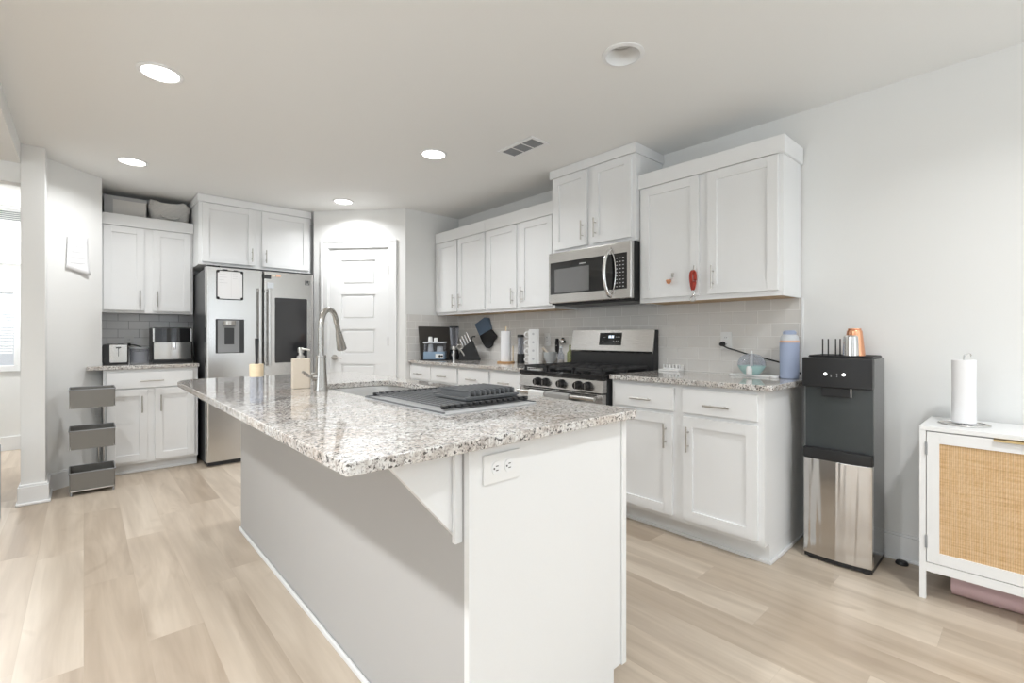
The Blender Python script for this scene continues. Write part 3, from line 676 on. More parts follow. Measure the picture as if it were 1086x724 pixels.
obj('cap', MB().lathe([(0, 0.0945), (0.0225, 0.0945), (0.0235, 0.097), (0.0235, 0.139), (0.0225, 0.141), (0, 0.141)], n=28), 'palewood', gb)
tag(obj('brush_handle', MB().box(-0.0045, 0.0045, -0.006, 0.006, 0, 0.004).prism([(-0.003, 0.004), (0.003, 0.004), (0.0075, 0.094), (-0.0055, 0.094)], 'y', -0.005, 0.005, 0.001), 'black', loc=(0.472, 1.925, 1.0555)), 'black tapered handle standing on the wooden cap of the glass bottle', 'handle')
# drying mat, roll-up rack, plastic drainer
mt = thing('drying_mat', 'light grey silicone drying mat lying on the island countertop', 'mat', (1.02, 1.485, 0.9142))
obj('mat_base', MB().prism(rrect(-0.205, 0.195, -0.28, 0.285, 0.012), 'z', 0, 0.005, 0.001), 'lgrey', mt)
rm = MB()
for a in ((-0.205, -0.197, -0.28, 0.285), (0.187, 0.195, -0.28, 0.285)): rm.box(a[0], a[1], a[2] + 0.01, a[3] - 0.01, 0.0045, 0.009, 0.001)
rm.box(-0.197, 0.187, 0.277, 0.285, 0.0045, 0.009, 0.001)
obj('mat_rim', rm, 'grey', mt)
rr_ = thing('roll_up_rack', 'roll-up steel rod dish rack with black rubber ends over the drying mat', 'dish rack', (1.03, 1.505, 0.9237))
for sy in (-0.240, 0.236):
    en = MB(); en.box(-0.185, 0.185, sy - 0.008, sy + 0.008, 0, 0.004, 0.001)
    for k2 in range(15):
        x = -0.178 + k2 * 0.0254; en.box(x - 0.0085, x + 0.0085, sy - 0.010, sy + 0.010, 0.002, 0.013, 0.003)
    obj('end_strip', en, 'black', rr_)
for k2 in range(15):
    x = -0.178 + k2 * 0.0254
    obj('rod', MB().cyl((x, -0.232, 0.0075), (x, 0.228, 0.0075), 0.0030, n=10), 'grey', rr_)
dr_r = thing('dish_drainer', 'dark grey plastic dish drainer with slotted side lying on the rod rack', 'drainer', (1.080, 1.395, 0.9370))
obj('tray', MB().prism(rrect(-0.120, 0.120, -0.105, 0.105, 0.012), 'z', 0, 0.009, 0.002).box(-0.122, 0.122, -0.107, -0.097, 0.005, 0.013, 0.002).box(-0.122, 0.122, 0.097, 0.107, 0.005, 0.013, 0.002), 'grey', dr_r)
bk = MB().prism([(-0.080, 0.008), (0.080, 0.008), (0.080, 0.030), (-0.070, 0.030)], 'x', -0.100, 0.100, 0.002)
for k2 in range(10):
    x = -0.100 + k2 * 0.0222; bk.box(x - 0.0035, x + 0.0035, -0.100, -0.060, 0.009, 0.031, 0.0015); bk.box(x - 0.0035, x + 0.0035, -0.09, 0.085, 0.027, 0.0330, 0.0015)
obj('ridged_body', bk, 'grey', dr_r)

# ------------------------------------------------------------------ range (faces -X), local x = 0..w to the right when facing it
RY1, RW = 2.6255, 0.778
XR = 2.450
rg = thing('gas_range', 'stainless steel gas range with black grates and five black knobs', 'stove', (XR, RY1, 0), R90)
RD = XW - 0.012 - XR
obj('body', MB().box(0.0, RW, 0.045, RD - 0.03, 0.02, 0.905, 0.003).box(0.05, RW - 0.05, 0.10, RD - 0.06, 0, 0.02), 'dgrey', rg)
obj('control_panel', MB().prism([(-0.005, 0.790), (0.05, 0.790), (0.05, 0.872), (0.012, 0.872)], 'x', 0.002, RW - 0.002, 0.003), 'steel', rg)
for a in (0.200, 0.275, 0.428, 0.578, 0.660):
    kb = MB().cyl((a, 0.006, 0.832), (a, -0.012, 0.831), 0.029, 0.0285, 24).cyl((a, -0.012, 0.831), (a, -0.036, 0.830), 0.025, 0.023, 24)
    o = obj('knob', kb, 'black', rg)
    obj('knob_marker', MB().box(a - 0.002, a + 0.002, -0.0372, -0.0358, 0.812, 0.848), 'nickel', o)
ck = MB().box(0.0, RW, -0.002, RD - 0.055, 0.874, 0.908, 0.006)
obj('cooktop', ck, 'bglass', rg)
for a in (0.16, 0.39, 0.62):
    for yy in ((0.16, 0.42) if a != 0.39 else (0.29,)):
        obj('burner', MB().lathe([(0, 0.908), (0.05, 0.908), (0.048, 0.918), (0.034, 0.919), (0.034, 0.926), (0, 0.928)], (a, yy, 0), 24), 'iron', rg)
for g0 in (0.025, 0.272, 0.519):
    g = MB(); g1 = g0 + 0.235; ya, yb = 0.03, 0.565
    for x in (g0, g1 - 0.012): g.box(x, x + 0.012, ya, yb, 0.927, 0.943, 0.002)
    for y in (ya, 0.160, 0.290, 0.420, yb - 0.012): g.box(g0, g1, y, y + 0.012, 0.927, 0.943, 0.002)
    for x in (g0 + 0.075, g0 + 0.150): g.box(x, x + 0.010, ya, yb, 0.930, 0.944, 0.002)
    for x in (g0, g1 - 0.014):
        for y in (ya, 0.29, yb - 0.014): g.box(x, x + 0.014, y, y + 0.014, 0.9075, 0.930)
    obj('grate', g, 'iron', rg)
bgd = MB().prism([(RD - 0.075, 0.905), (RD - 0.01, 0.905), (RD - 0.01, 1.205), (RD - 0.045, 1.205), (RD - 0.075, 1.03)], 'x', 0.0, RW, 0.003)
obj('back_guard', bgd, 'black', rg)
bs = MB().prism([(RD - 0.088, 1.045), (RD - 0.0755, 1.032), (RD - 0.0465, 1.206), (RD - 0.058, 1.208)], 'x', 0.004, RW - 0.004, 0.002)
o = obj('back_panel', bs, 'steel', rg)
def bgp(a0, a1, z0, z1, off, th):    # patch on the sloping back panel
    def yy(z): return RD - 0.088 + (z - 1.045) / (1.208 - 1.045) * 0.030
    return MB().prism([(yy(z0) - off - th, z0), (yy(z0) - off, z0), (yy(z1) - off, z1), (yy(z1) - off - th, z1)], 'x', a0, a1)
dp = obj('display_panel', bgp(0.292, 0.500, 1.088, 1.185, 0.0003, 0.002), 'bglass', o)
mk = MB()
for a, z in ((0.33, 1.150), (0.345, 1.150), (0.33, 1.115), (0.45, 1.152), (0.465, 1.152), (0.48, 1.152), (0.43, 1.12), (0.455, 1.12), (0.475, 1.12)): mk._merge(bgp(a - 0.004, a + 0.004, z - 0.003, z + 0.003, 0.0024, 0.0004).bm)
obj('touch_marks', mk, 'dot', rg)
ck2 = MB()
for a in (0.385, 0.397, 0.412, 0.424): ck2._merge(bgp(a - 0.004, a + 0.004, 1.144, 1.164, 0.0024, 0.0006).bm)
obj('clock_digits', ck2, 'display', rg)
od = MB().box(0.004, RW - 0.004, 0.002, 0.044, 0.165, 0.782, 0.004)
o = obj('oven_door', od, 'steel', rg)
obj('oven_window', MB().box(0.09, RW - 0.09, -0.0006, 0.0018, 0.30, 0.66), 'bglass', o)
obj('vent_slot', MB().box(0.05, RW - 0.05, -0.0006, 0.0018, 0.770, 0.777), 'black', o)
hb = MB().cyl((0.03, -0.048, 0.756), (RW - 0.03, -0.048, 0.756), 0.0135, n=18)
for a in (0.05, RW - 0.05): hb.box(a - 0.012, a + 0.012, -0.046, 0.003, 0.745, 0.767, 0.004)
obj('oven_handle', hb, 'steel', o)
obj('storage_drawer', MB().box(0.004, RW - 0.004, 0.002, 0.044, 0.03, 0.155, 0.004), 'steel', rg)
def towel(name, label, m, a0, a1, drop):
    # folded over the oven handle; built in range-local coords, kept as its own thing
    t = MB(); pr = []
    c = Vector((-0.048, 0.756)); r0, r1 = 0.0150, 0.0190
    out = [(c.x - r1, drop)] + [(c.x + r1 * math.cos(a), c.y + r1 * math.sin(a)) for a in [PI - k * PI / 8 for k in range(9)]] + [(c.x + r1, drop + 0.06)]
    inn = [(c.x + r0, drop + 0.06)] + [(c.x + r0 * math.cos(a), c.y + r0 * math.sin(a)) for a in [k * PI / 8 for k in range(9)]] + [(c.x - r0, drop)]
    t.prism(out + inn, 'x', a0, a1)
    tag(obj(name, t, m, loc=(XR, RY1, 0), rotz=R90), label, 'towel')
towel('kitchen_towel', 'white kitchen towel hanging over the left of the oven handle', 'towelwhite', 0.165, 0.315, 0.42)
towel('kitchen_towel', 'grey kitchen towel hanging over the middle of the oven handle', 'towelgrey', 0.325, 0.545, 0.40)

# ------------------------------------------------------------------ microwave
MY1, MW = 2.600, 0.768
XMW = 2.742; MZ0, MZ1 = 1.404, 1.8125
mw = thing('microwave', 'stainless over-the-range microwave with black glass door and bow handle', 'microwave', (XMW, MY1, MZ0), R90)
MH = MZ1 - MZ0; MD = XW - 0.012 - XMW
obj('body', MB().box(0.0, MW, 0.042, MD, 0.004, MH, 0.003), 'black', mw)
obj('door', MB().box(0.0, MW, 0.0, 0.0415, 0.012, MH - 0.002, 0.008, 3), 'steel', mw)
obj('door_glass', MB().box(0.022, 0.735, -0.0012, 0.002, 0.080, 0.328), 'bglass', mw)
obj('oven_window', MB().box(0.070, 0.410, -0.0018, -0.0013, 0.093, 0.275), 'mwglass', mw)
kp = MB()
for i in range(3):
    for j in range(9): kp.box(0.648 + i * 0.026, 0.660 + i * 0.026, -0.0018, -0.0013, 0.095 + j * 0.0245, 0.100 + j * 0.0245)
obj('keypad', kp, 'dot', mw)
obj('brand_mark', MB().box(0.318, 0.378, -0.0018, -0.0013, 0.292, 0.299), 'dot', mw)
hp = [(0.600, 0.004, 0.035), (0.598, -0.020, 0.045), (0.594, -0.042, 0.085), (0.590, -0.056, 0.145), (0.589, -0.060, 0.200), (0.590, -0.056, 0.255), (0.594, -0.042, 0.315), (0.598, -0.020, 0.355), (0.600, 0.004, 0.365)]
obj('handle', MB().tube(smooth(hp, 5), 0.0135, 14), 'chrome', mw)
ch = smooth([(0.600, -0.003, 0.045), (0.628, -0.003, 0.085), (0.640, -0.003, 0.145), (0.644, -0.003, 0.20), (0.640, -0.003, 0.255), (0.628, -0.003, 0.315), (0.600, -0.003, 0.355)], 5)
obj('door_arc', MB().tube(ch, 0.0032, 8), 'chrome', mw)  # thin chrome arc laid on the door beside the handle
obj('underside_vent', MB().box(0.02, MW - 0.02, 0.06, MD - 0.02, -0.004, 0.0038), 'dgrey', mw)

# ------------------------------------------------------------------ refrigerator (faces -Y)
FX, FY, FW, FHt = 0.797, 4.880, 0.921, 1.772
fr = thing('refrigerator', 'stainless side-by-side refrigerator with water dispenser and dark glass door panel', 'refrigerator', (FX, FY, 0))
obj('body', MB().box(0.004, FW - 0.004, 0.075, 0.68, 0.03, FHt - 0.015, 0.004).box(0.02, FW - 0.02, 0.05, 0.62, 0, 0.03), 'dgrey', fr)
SX = 0.4585
def fdoor(x0, x1):
    return MB().prism([(x0, 0.070)] + [(x0, 0.020)] + arc(x0 + 0.020, 0.020, 0.020, PI, 1.5 * PI, 5)[1:] + arc(x1 - 0.020, 0.020, 0.020, 1.5 * PI, 2 * PI, 5) + [(x1, 0.070)], 'z', 0.045, FHt)
ld = fdoor(0, SX - 0.004)
dl = obj('freezer_door', ld, 'steelv', fr)
dp = MB().box(0.070, 0.297, -0.0035, 0.002, 1.006, 1.312, 0.003)
o = obj('dispenser', dp, 'dgrey', dl)
# (sub-parts of a door sit one level down, so the niche and paddle are parts of the refrigerator)
obj('dispenser_niche', MB().box(0.086, 0.258, -0.0052, -0.0036, 1.012, 1.302, 0.001), 'mgrey', fr)
obj('dispenser_paddle', MB().box(0.138, 0.214, -0.0068, -0.0053, 1.085, 1.232, 0.001), 'dgrey', fr)
obj('dispenser_spout', MB().prism([(x, y) for x, y in arc(0.176, -0.006, 0.052, PI, 2 * PI, 10)], 'z', 1.258, 1.298, 0.003), 'nickel', fr)
rd_ = fdoor(SX + 0.004, FW)
rdo = obj('fridge_door', rd_, 'steelv', fr)
obj('glass_panel', MB().prism([(x, z) for x, z in rrect(0.558, 0.856, 0.903, 1.527, 0.008)], 'y', -0.0025, 0.002), 'mirror_glass', rdo)
obj('brand_badge', MB().box(0.836, 0.841, -0.002, 0.001, 1.668, 1.712).box(0.836, 0.880, -0.002, 0.001, 1.668, 1.674).box(0.875, 0.880, -0.002, 0.001, 1.668, 1.712).box(0.852, 0.868, -0.002, 0.001, 1.684, 1.712), 'dgrey', rdo)
for x, dd_ in ((0.420, dl), (0.500, rdo)):
    hh = MB().prism(rrect(x - 0.012, x + 0.012, -0.060, -0.042, 0.007), 'z', 0.875, 1.610, 0.003)
    for z in (0.90, 1.585): hh.box(x - 0.010, x + 0.010, -0.045, 0.003, z - 0.012, z + 0.012, 0.003)
    obj('door_handle', hh, 'steelv', dd_)
obj('hinge_cover', MB().box(0.01, 0.11, 0.03, 0.20, FHt - 0.0148, FHt + 0.020, 0.006).box(FW - 0.11, FW - 0.01, 0.03, 0.20, FHt - 0.0148, FHt + 0.020, 0.006), 'black', fr)
wb = thing('notice_board', 'white magnetic notice board with black frame on the freezer door', 'whiteboard', (FX + 0.182, FY - 0.0003, 1.486))
obj('board', MB().box(-0.100, 0.100, -0.0055, -0.001, 0.006, 0.259), 'paper', wb)
f = MB().prism([(x, z) for x, z in rrect(-0.107, 0.107, 0, 0.265, 0.02)], 'y', -0.0009, 0)
for a in ((-0.107, -0.099, 0.012, 0.253), (0.099, 0.107, 0.012, 0.253), (-0.095, 0.095, 0, 0.008), (-0.095, 0.095, 0.257, 0.265)): f.box(a[0], a[1], -0.008, -0.0008, a[2], a[3], 0.002)
for sx in (-1, 1):
    for z, a in ((0.252, 0), (0.013, 1)): f.cyl((sx * 0.095, -0.008, z), (sx * 0.095, -0.0008, z), 0.012, n=14)
f.box(-0.06, -0.02, -0.011, -0.003, 0.257, 0.272, 0.002).box(0.03, 0.06, -0.011, -0.003, 0.257, 0.270, 0.002)
obj('frame', f, 'black', wb)
f = MB()
for k2 in range(4): f.box(-0.085, -0.085 + (0.055, 0.06, 0.04, 0.065)[k2], -0.0062, -0.0056, 0.225 - k2 * 0.025, 0.227 - k2 * 0.025)
for k2 in range(3): f.box(0.02, 0.06, -0.0062, -0.0056, 0.232 - k2 * 0.02, 0.234 - k2 * 0.02)
f.box(0.008, 0.009, -0.0062, -0.0056, 0.02, 0.24)
obj('handwriting', f, 'ink', wb)
for nm, x, z, wx, hz, m_, lab in (('photo_strip', 0.494, 1.722, 0.060, 0.040, 'dgrey', 'small dark photo magnet at the top of the fridge door'), ('fridge_magnet', 0.545, 1.735, 0.035, 0.022, 'beige', 'beige magnet beside the dark photo magnet on the fridge door'),
                               ('fridge_magnet', 0.590, 1.738, 0.040, 0.022, 'peach', 'peach coloured magnet at the top of the fridge door'), ('fridge_magnet', 0.520, 1.640, 0.056, 0.055, 'frost', 'pale blue magnet under the dark photo magnet on the fridge door')):
    tag(obj(nm, MB().box(-wx / 2, wx / 2, -0.004, -0.0003, -hz / 2, hz / 2, 0.001), m_, loc=(FX + x, FY, z)), lab, 'magnet', 'magnets on the fridge door')

# ------------------------------------------------------------------ items on the back-left counter and cabinet top
ZC = 0.9142
ts = thing('toaster', 'small stainless toaster with black ends on the short counter', 'toaster', (0.205, 5.42, ZC))
obj('body', MB().prism([(x, z) for x, z in rrect(-0.088, 0.088, 0.012, 0.175, [0.03, 0.03, 0.006, 0.006])], 'y', -0.10, 0.14, 0.004), 'black', ts)
o = obj('steel_front', MB().prism([(x, z) for x, z in rrect(-0.042, 0.076, 0.016, 0.170, 0.008)], 'y', -0.106, -0.1005, 0.001), 'steelv', ts)
obj('lever', MB().box(0.000, 0.034, -0.122, -0.106, 0.140, 0.149, 0.002).box(0.015, 0.019, -0.1068, -0.1062, 0.07, 0.14), 'black', ts)
obj('base', MB().box(-0.084, 0.084, -0.10, 0.136, 0, 0.0118, 0.003), 'black', ts)
obj('bread_slot', MB().box(-0.05, -0.02, -0.07, 0.11, 0.1755, 0.177).box(0.02, 0.05, -0.07, 0.11, 0.1755, 0.177), 'iron', ts)
cn = thing('canister', 'squat clear canister with grey lid between toaster and air fryer', 'canister', (0.371, 5.42, ZC))
obj('jar', MB().lathe([(0, 0.0), (0.065, 0.0), (0.069, 0.004), (0.070, 0.125), (0.067, 0.128), (0.063, 0.008), (0, 0.006)], n=36), 'glass', cn)
obj('contents', MB().lathe([(0, 0.0085), (0.062, 0.0085), (0.062, 0.105), (0, 0.108)], n=32), 'lgrey', cn)
obj('lid', MB().lathe([(0, 0.1285), (0.072, 0.1285), (0.072, 0.142), (0.06, 0.146), (0, 0.146)], n=36), 'mgrey', cn)
af = thing('air_fryer', 'black and stainless air fryer standing next to the fridge', 'air fryer', (0.605, 5.43, ZC))
def bowed(x0, x1, y0, y1, bow, n=10): return [(x0 + (x1 - x0) * k / n, y0 - bow * math.sin(PI * k / n) + bow * 0.0) for k in range(n + 1)] + [(x1, y1), (x0, y1)]
obj('housing', MB().prism(bowed(-0.150, 0.150, -0.125, 0.17, 0.02), 'z', 0.010, 0.325, 0.012, 3), 'black', af)
obj('upper_panel', MB().prism(bowed(-0.135, 0.135, -0.128, -0.120, 0.021), 'z', 0.195, 0.315), 'bglass', af)
o = obj('drawer_front', MB().prism(bowed(-0.140, 0.140, -0.130, -0.120, 0.024), 'z', 0.035, 0.188, 0.002), 'steelv', af)
obj('drawer_handle', MB().box(-0.016, 0.016, -0.200, -0.152, 0.125, 0.190, 0.006), 'chrome', o)
obj('side_trim', MB().box(-0.148, -0.118, -0.128, -0.112, 0.195, 0.315, 0.002).box(0.118, 0.148, -0.128, -0.112, 0.195, 0.315, 0.002), 'steel', af)
obj('base', MB().prism(bowed(-0.154, 0.154, -0.128, 0.168, 0.022), 'z', 0, 0.030, 0.004), 'black', af)
def outlet(loc, rotz, label):
    t = thing('electrical_outlet', label, 'outlet', loc, rotz, 'wall outlets')
    obj('cover_plate', MB().box(-0.036, 0.036, -0.006, 0, -0.058, 0.058, 0.003), 'white', t)
    for z in (-0.021, 0.021):
        r = obj('receptacle', MB().prism([(x, zz + z) for x, zz in rrect(-0.0165, 0.0165, -0.0145, 0.0145, 0.012)], 'y', -0.0085, -0.006), 'trim', t)
        obj('socket_slot', MB().box(-0.0065, -0.0045, -0.0092, -0.0086, z - 0.0035, z + 0.0045).box(0.0045, 0.0065, -0.0092, -0.0086, z - 0.0035, z + 0.0045), 'black', r)
    return t
outlet((0.318, YB - 0.0093, 1.105), 0, 'white outlet on the grey tiles above the toaster')
cdp = thing('power_cord', 'black power cord plugged in behind the toaster, running to the air fryer', 'cord', (0.318, YB - 0.0186, 1.08))
obj('plug', MB().box(-0.012, 0.012, -0.030, 0, -0.012, 0.014, 0.004), 'black', cdp)
obj('cable', MB().tube(smooth([(0, -0.028, 0.0), (0.045, -0.075, -0.006), (0.10, -0.13, -0.030), (0.132, -0.20, -0.036)], 6), 0.0045, 8), 'black', cdp)
# storage on top of the wall cabinet
b1 = thing('storage_bin', 'grey fabric storage bin on the cabinet top beside the angled wall', 'basket', (0.283, 5.63, 2.1505))
obj('bin_body', MB().prism(rrect(-0.150, 0.150, -0.10, 0.125, 0.015), 'z', 0, 0.268, 0.008), 'basket_grey', b1)
obj('seam_band', MB().box(-0.152, -0.09, -0.1035, -0.1005, 0.02, 0.262, 0.001).box(-0.151, 0.151, -0.102, -0.1003, 0.235, 0.264, 0.0005), 'lgrey', b1)
b2_ = thing('storage_basket', 'slouchy pale woven basket on the cabinet top nearest the fridge cabinet', 'basket', (0.610, 5.63, 2.1505))
t = MB(); bm_ = bmesh.new(); rows = []
for (z, sx, sy) in ((0.0, 0.125, 0.10), (0.03, 0.14, 0.11), (0.12, 0.150, 0.118), (0.20, 0.160, 0.122), (0.235, 0.168, 0.126), (0.268, 0.166, 0.126), (0.275, 0.155, 0.116), (0.24, 0.145, 0.108), (0.05, 0.13, 0.10)):
    row = []
    for k2 in range(48):
        a = 2 * PI * k2 / 48; ca, sa = math.cos(a), math.sin(a); e = 0.42
        x = math.copysign(abs(ca) ** e, ca) * sx; y = math.copysign(abs(sa) ** e, sa) * sy
        wob = (0.006 * math.sin(a * 5 + 1) + 0.004 * math.sin(a * 9)) * (z / 0.27)
        row.append(bm_.verts.new((x * (1 + wob), y, z + wob * 1.6)))
    rows.append(row)
for a_, c_ in zip(rows, rows[1:]):
    for k2 in range(48): bm_.faces.new([a_[k2], a_[(k2 + 1) % 48], c_[(k2 + 1) % 48], c_[k2]])
bm_.faces.new(rows[0][::-1]); bm_.faces.new(rows[-1]); bmesh.ops.recalc_face_normals(bm_, faces=bm_.faces)
obj('basket_body', t._merge(bm_), 'weave', b2_, ang=80)
obj('handle', MB().tube(smooth([(-0.07, -0.116, 0.150), (-0.045, -0.132, 0.128), (0.0, -0.136, 0.120), (0.045, -0.132, 0.128), (0.07, -0.116, 0.150)], 5), 0.011, 10), 'weave', b2_)

# note on the angled wall
def on45(s, o, z): v = Vector(A) + d45 * s + n45 * o; return (v.x, v.y, z)
pn = MB(); bm_ = bmesh.new(); g = []
for i in range(9):
    r_ = []
    for j in range(9):
        u, v = i / 8, j / 8
        s = 0.128 + u * 0.175 + 0.012 * (1 - v) * u; z = 1.952 - u * 0.012 - (1 - v) * 0.285 + 0.025 * u * (1 - v) - 0.018 * (1 - u) * (1 - v)
        o_ = 0.003 + 0.022 * (1 - v) ** 2 * (1 - u) ** 1.5 + 0.012 * (u ** 3)
        r_.append(bm_.verts.new(on45(s, o_, z)))
    g.append(r_)
for i in range(8):
    for j in range(8): bm_.faces.new([g[i][j], g[i + 1][j], g[i + 1][j + 1], g[i][j + 1]])
nb = thing('paper_note', 'white paper list taped to the angled wall by the hall', 'paper', on45(0.22, 0, 1.80))
off = Matrix.Translation(-Vector(on45(0.22, 0, 1.80)))
o = obj('sheet', pn._merge(bm_).xf(off), 'paper', nb)
o.modifiers.new('solid', 'SOLIDIFY').thickness = 0.0008
ln = MB()
for k2, (s0, s1) in enumerate(((0.20, 0.27), (0.17, 0.275), (0.19, 0.275), (0.16, 0.28), (0.15, 0.285))):
    z = 1.905 - k2 * 0.043
    p0, p1 = Vector(on45(s0, 0.012, z + 0.004)), Vector(on45(s1, 0.016, z)); ln.tube([p0, (p0 + p1) / 2, p1], 0.0011, 6)
obj('handwriting', ln.xf(off), 'ink', nb)

# ------------------------------------------------------------------ three-tier rotating basket rack
RX0, RYF = -0.080, 4.668
rk = thing('storage_rack', 'grey three-tier mesh basket rack standing before the short left counter', 'rack', (RX0, RYF, 0))
for zt_, zb_ in ((0.163, 0.028), (0.468, 0.333), (0.766, 0.632)):
    bm_ = MB(); th = 0.003
    x0, x1, y0, y1 = 0.0, 0.258, 0.0, 0.268; tp = 0.010
    bm_.box(x0 + tp, x1 - tp, y0 + tp, y1 - tp, zb_, zb_ + th)
    bm_.prism([(x0, zt_), (x1, zt_), (x1 - tp, zb_), (x0 + tp, zb_)], 'y', 0, th).prism([(x0, zt_), (x1, zt_), (x1 - tp, zb_), (x0 + tp, zb_)], 'y', y1 - th, y1)
    bm_.prism([(y0, zt_), (y1, zt_), (y1, zb_), (y0, zb_)], 'x', x0 + 0.002, x0 + 0.002 + th).prism([(y0, zt_), (y1, zt_), (y1, zb_), (y0, zb_)], 'x', x1 - 0.005, x1 - 0.002)
    o = obj('basket', bm_, 'mesh', rk)
    obj('rim', MB().tube([(x0, y0, zt_), (x1, y0, zt_), (x1, y1, zt_), (x0, y1, zt_)], 0.0042, 8, closed=True), 'mgrey', o)
    if zb_ < 0.1: obj('front_rail', MB().cyl((x0 + tp, y0 - 0.004, zb_ + 0.004), (x1 - tp, y0 - 0.004, zb_ + 0.004), 0.004, n=8), 'nickel', o)
obj('post', MB().cyl((0.166, 0.2765, 0.0), (0.166, 0.2765, 0.45), 0.004, n=12).cyl((0.196, 0.2765, 0.0), (0.196, 0.2765, 0.755), 0.004, n=12), 'nickel', rk)
for x, y in ((0.012, 0.005), (0.246, 0.005), (0.012, 0.262), (0.246, 0.262)): obj('foot', MB().cyl((x, y, 0), (x, y, 0.029), 0.005, n=12), 'mgrey', rk)

# ------------------------------------------------------------------ counter left of the range
lb = MB().box(-0.235, 0.235, -0.006, 0.006, 0, 0.350, 0.003)
lb.xf(Matrix.Rotation(math.radians(-8), 4, 'X'))
tag(obj('cutting_board', lb, 'board', loc=(2.842, 4.300, ZC + 0.001)), 'large dark board leaning on the tiles behind the blue appliance', 'board')
tag(obj('baking_tray', MB().prism(rrect(-0.14, 0.14, -0.09, 0.09, 0.02), 'z', 0, 0.007, 0.002), 'black', loc=(2.672, 4.135, ZC), rotz=-0.735), 'flat black tray under the blue appliance', 'tray')
bf = thing('food_steamer', 'dusty blue countertop appliance with clear bowl and white lid knobs', 'appliance', (2.675, 4.135, ZC + 0.0072), -0.735)
obj('base', MB().prism(rrect(-0.112, 0.112, -0.075, 0.075, 0.03), 'z', 0, 0.080, 0.008), 'blue', bf)
obj('bowl', MB().prism(rrect(-0.105, 0.105, -0.068, 0.068, 0.03), 'z', 0.0805, 0.165, 0.003), 'glass', bf)
obj('blade_hub', MB().lathe([(0, 0.081), (0.03, 0.081), (0.022, 0.155), (0, 0.16)], (-0.045, 0, 0)).lathe([(0, 0.081), (0.035, 0.081), (0.03, 0.13), (0, 0.135)], (0.05, 0, 0)), 'frost', bf)
obj('lid', MB().prism(rrect(-0.115, 0.115, -0.078, 0.078, 0.032), 'z', 0.1655, 0.180, 0.005), 'frost', bf)
for x, h_ in ((-0.048, 0.052), (0.008, 0.042)): obj('knob', MB().lathe([(0, 0.180), (0.022, 0.180), (0.020, 0.18 + h_ * 0.85), (0.016, 0.18 + h_), (0, 0.18 + h_)], (x, 0, 0), 20), 'white', bf)
obj('control_panel', MB().box(0.015, 0.095, -0.0785, -0.0745, 0.014, 0.058, 0.002), 'white', bf)
obj('button', MB().cyl((0.060, -0.082, 0.036), (0.060, -0.0786, 0.036), 0.013, n=16).cyl((0.083, -0.082, 0.036), (0.083, -0.0786, 0.036), 0.010, n=16), 'black', bf)
bd = thing('blender', 'tall blender with clear jar and silver collar left of the knife block', 'blender', (2.850, 4.045, ZC))
obj('motor_base', MB().lathe([(0, 0), (0.055, 0), (0.057, 0.008), (0.050, 0.08), (0.042, 0.105), (0, 0.105)], n=28), 'black', bd)
obj('collar', MB().lathe([(0, 0.1055), (0.044, 0.1055), (0.046, 0.112), (0.044, 0.140), (0, 0.141)], n=28), 'nickel', bd)
obj('jar', MB().lathe([(0, 0.1415), (0.036, 0.1415), (0.050, 0.33), (0.047, 0.33), (0.033, 0.147), (0, 0.147)], n=28), 'glass', bd)
obj('lid', MB().lathe([(0, 0.3305), (0.051, 0.3305), (0.049, 0.346), (0.02, 0.35), (0, 0.35)], n=28), 'black', bd)
obj('dial', MB().cyl((-0.036, -0.036, 0.055), (-0.048, -0.048, 0.054), 0.016, n=18), 'nickel', bd)
tag(obj('steel_cylinder', MB().lathe([(0, 0), (0.014, 0), (0.0145, 0.012), (0.0125, 0.05), (0.014, 0.095), (0.010, 0.105), (0, 0.108)], n=20), 'chrome', loc=(2.760, 3.925, ZC)), 'slim steel cylinder in front of the blender and knife block', 'grinder')  # small polished cylinder standing before the blender
kbk = thing('knife_block', 'slanted black knife block filled with silver-handled knives', 'knife block', (2.950, 3.915, ZC), -0.735)
def LR(u, z): return (u, z)
obj('block', MB().prism([(-0.105, 0), (0.112, 0), (0.112, 0.012), (0.030, 0.205), (-0.080, 0.115), (-0.098, 0.06)], 'y', -0.055, 0.055, 0.004), 'black', kbk)
up = Vector((-0.42, 0, 0.91)).normalized(); al = Vector((0.110, 0, 0.090)).normalized(); st0 = Vector((-0.080, 0, 0.115))
for i in range(4):
    for j in range(2):
        p = st0 + al * (0.030 + i * 0.030); p.y = -0.028 + j * 0.052
        h_ = MB().tube([p - up * 0.004, p + up * 0.05, p + up * (0.092 + 0.010 * (i % 2))], [0.008, 0.0075, 0.009], 10)
        obj('knife_handle', h_, 'chrome', kbk)
p = Vector((0.012, 0, 0.19))
obj('sharpener_handle', MB().tube([p, p + Vector((0.02, 0, 0.05)), p + Vector((0.05, 0, 0.052))], [0.009, 0.009, 0.009], 10), 'black', kbk)
obj('scissors', MB().tube([(-0.092 + 0.03 * math.cos(a), -0.060, 0.135 + 0.022 * math.sin(a)) for a in [2 * PI * q / 14 for q in range(14)]], 0.007, 8, closed=True).tube([(-0.09, -0.060, 0.112), (-0.055, -0.060, 0.06), (-0.05, -0.060, 0.045)], 0.008, 8), 'nickel', kbk)

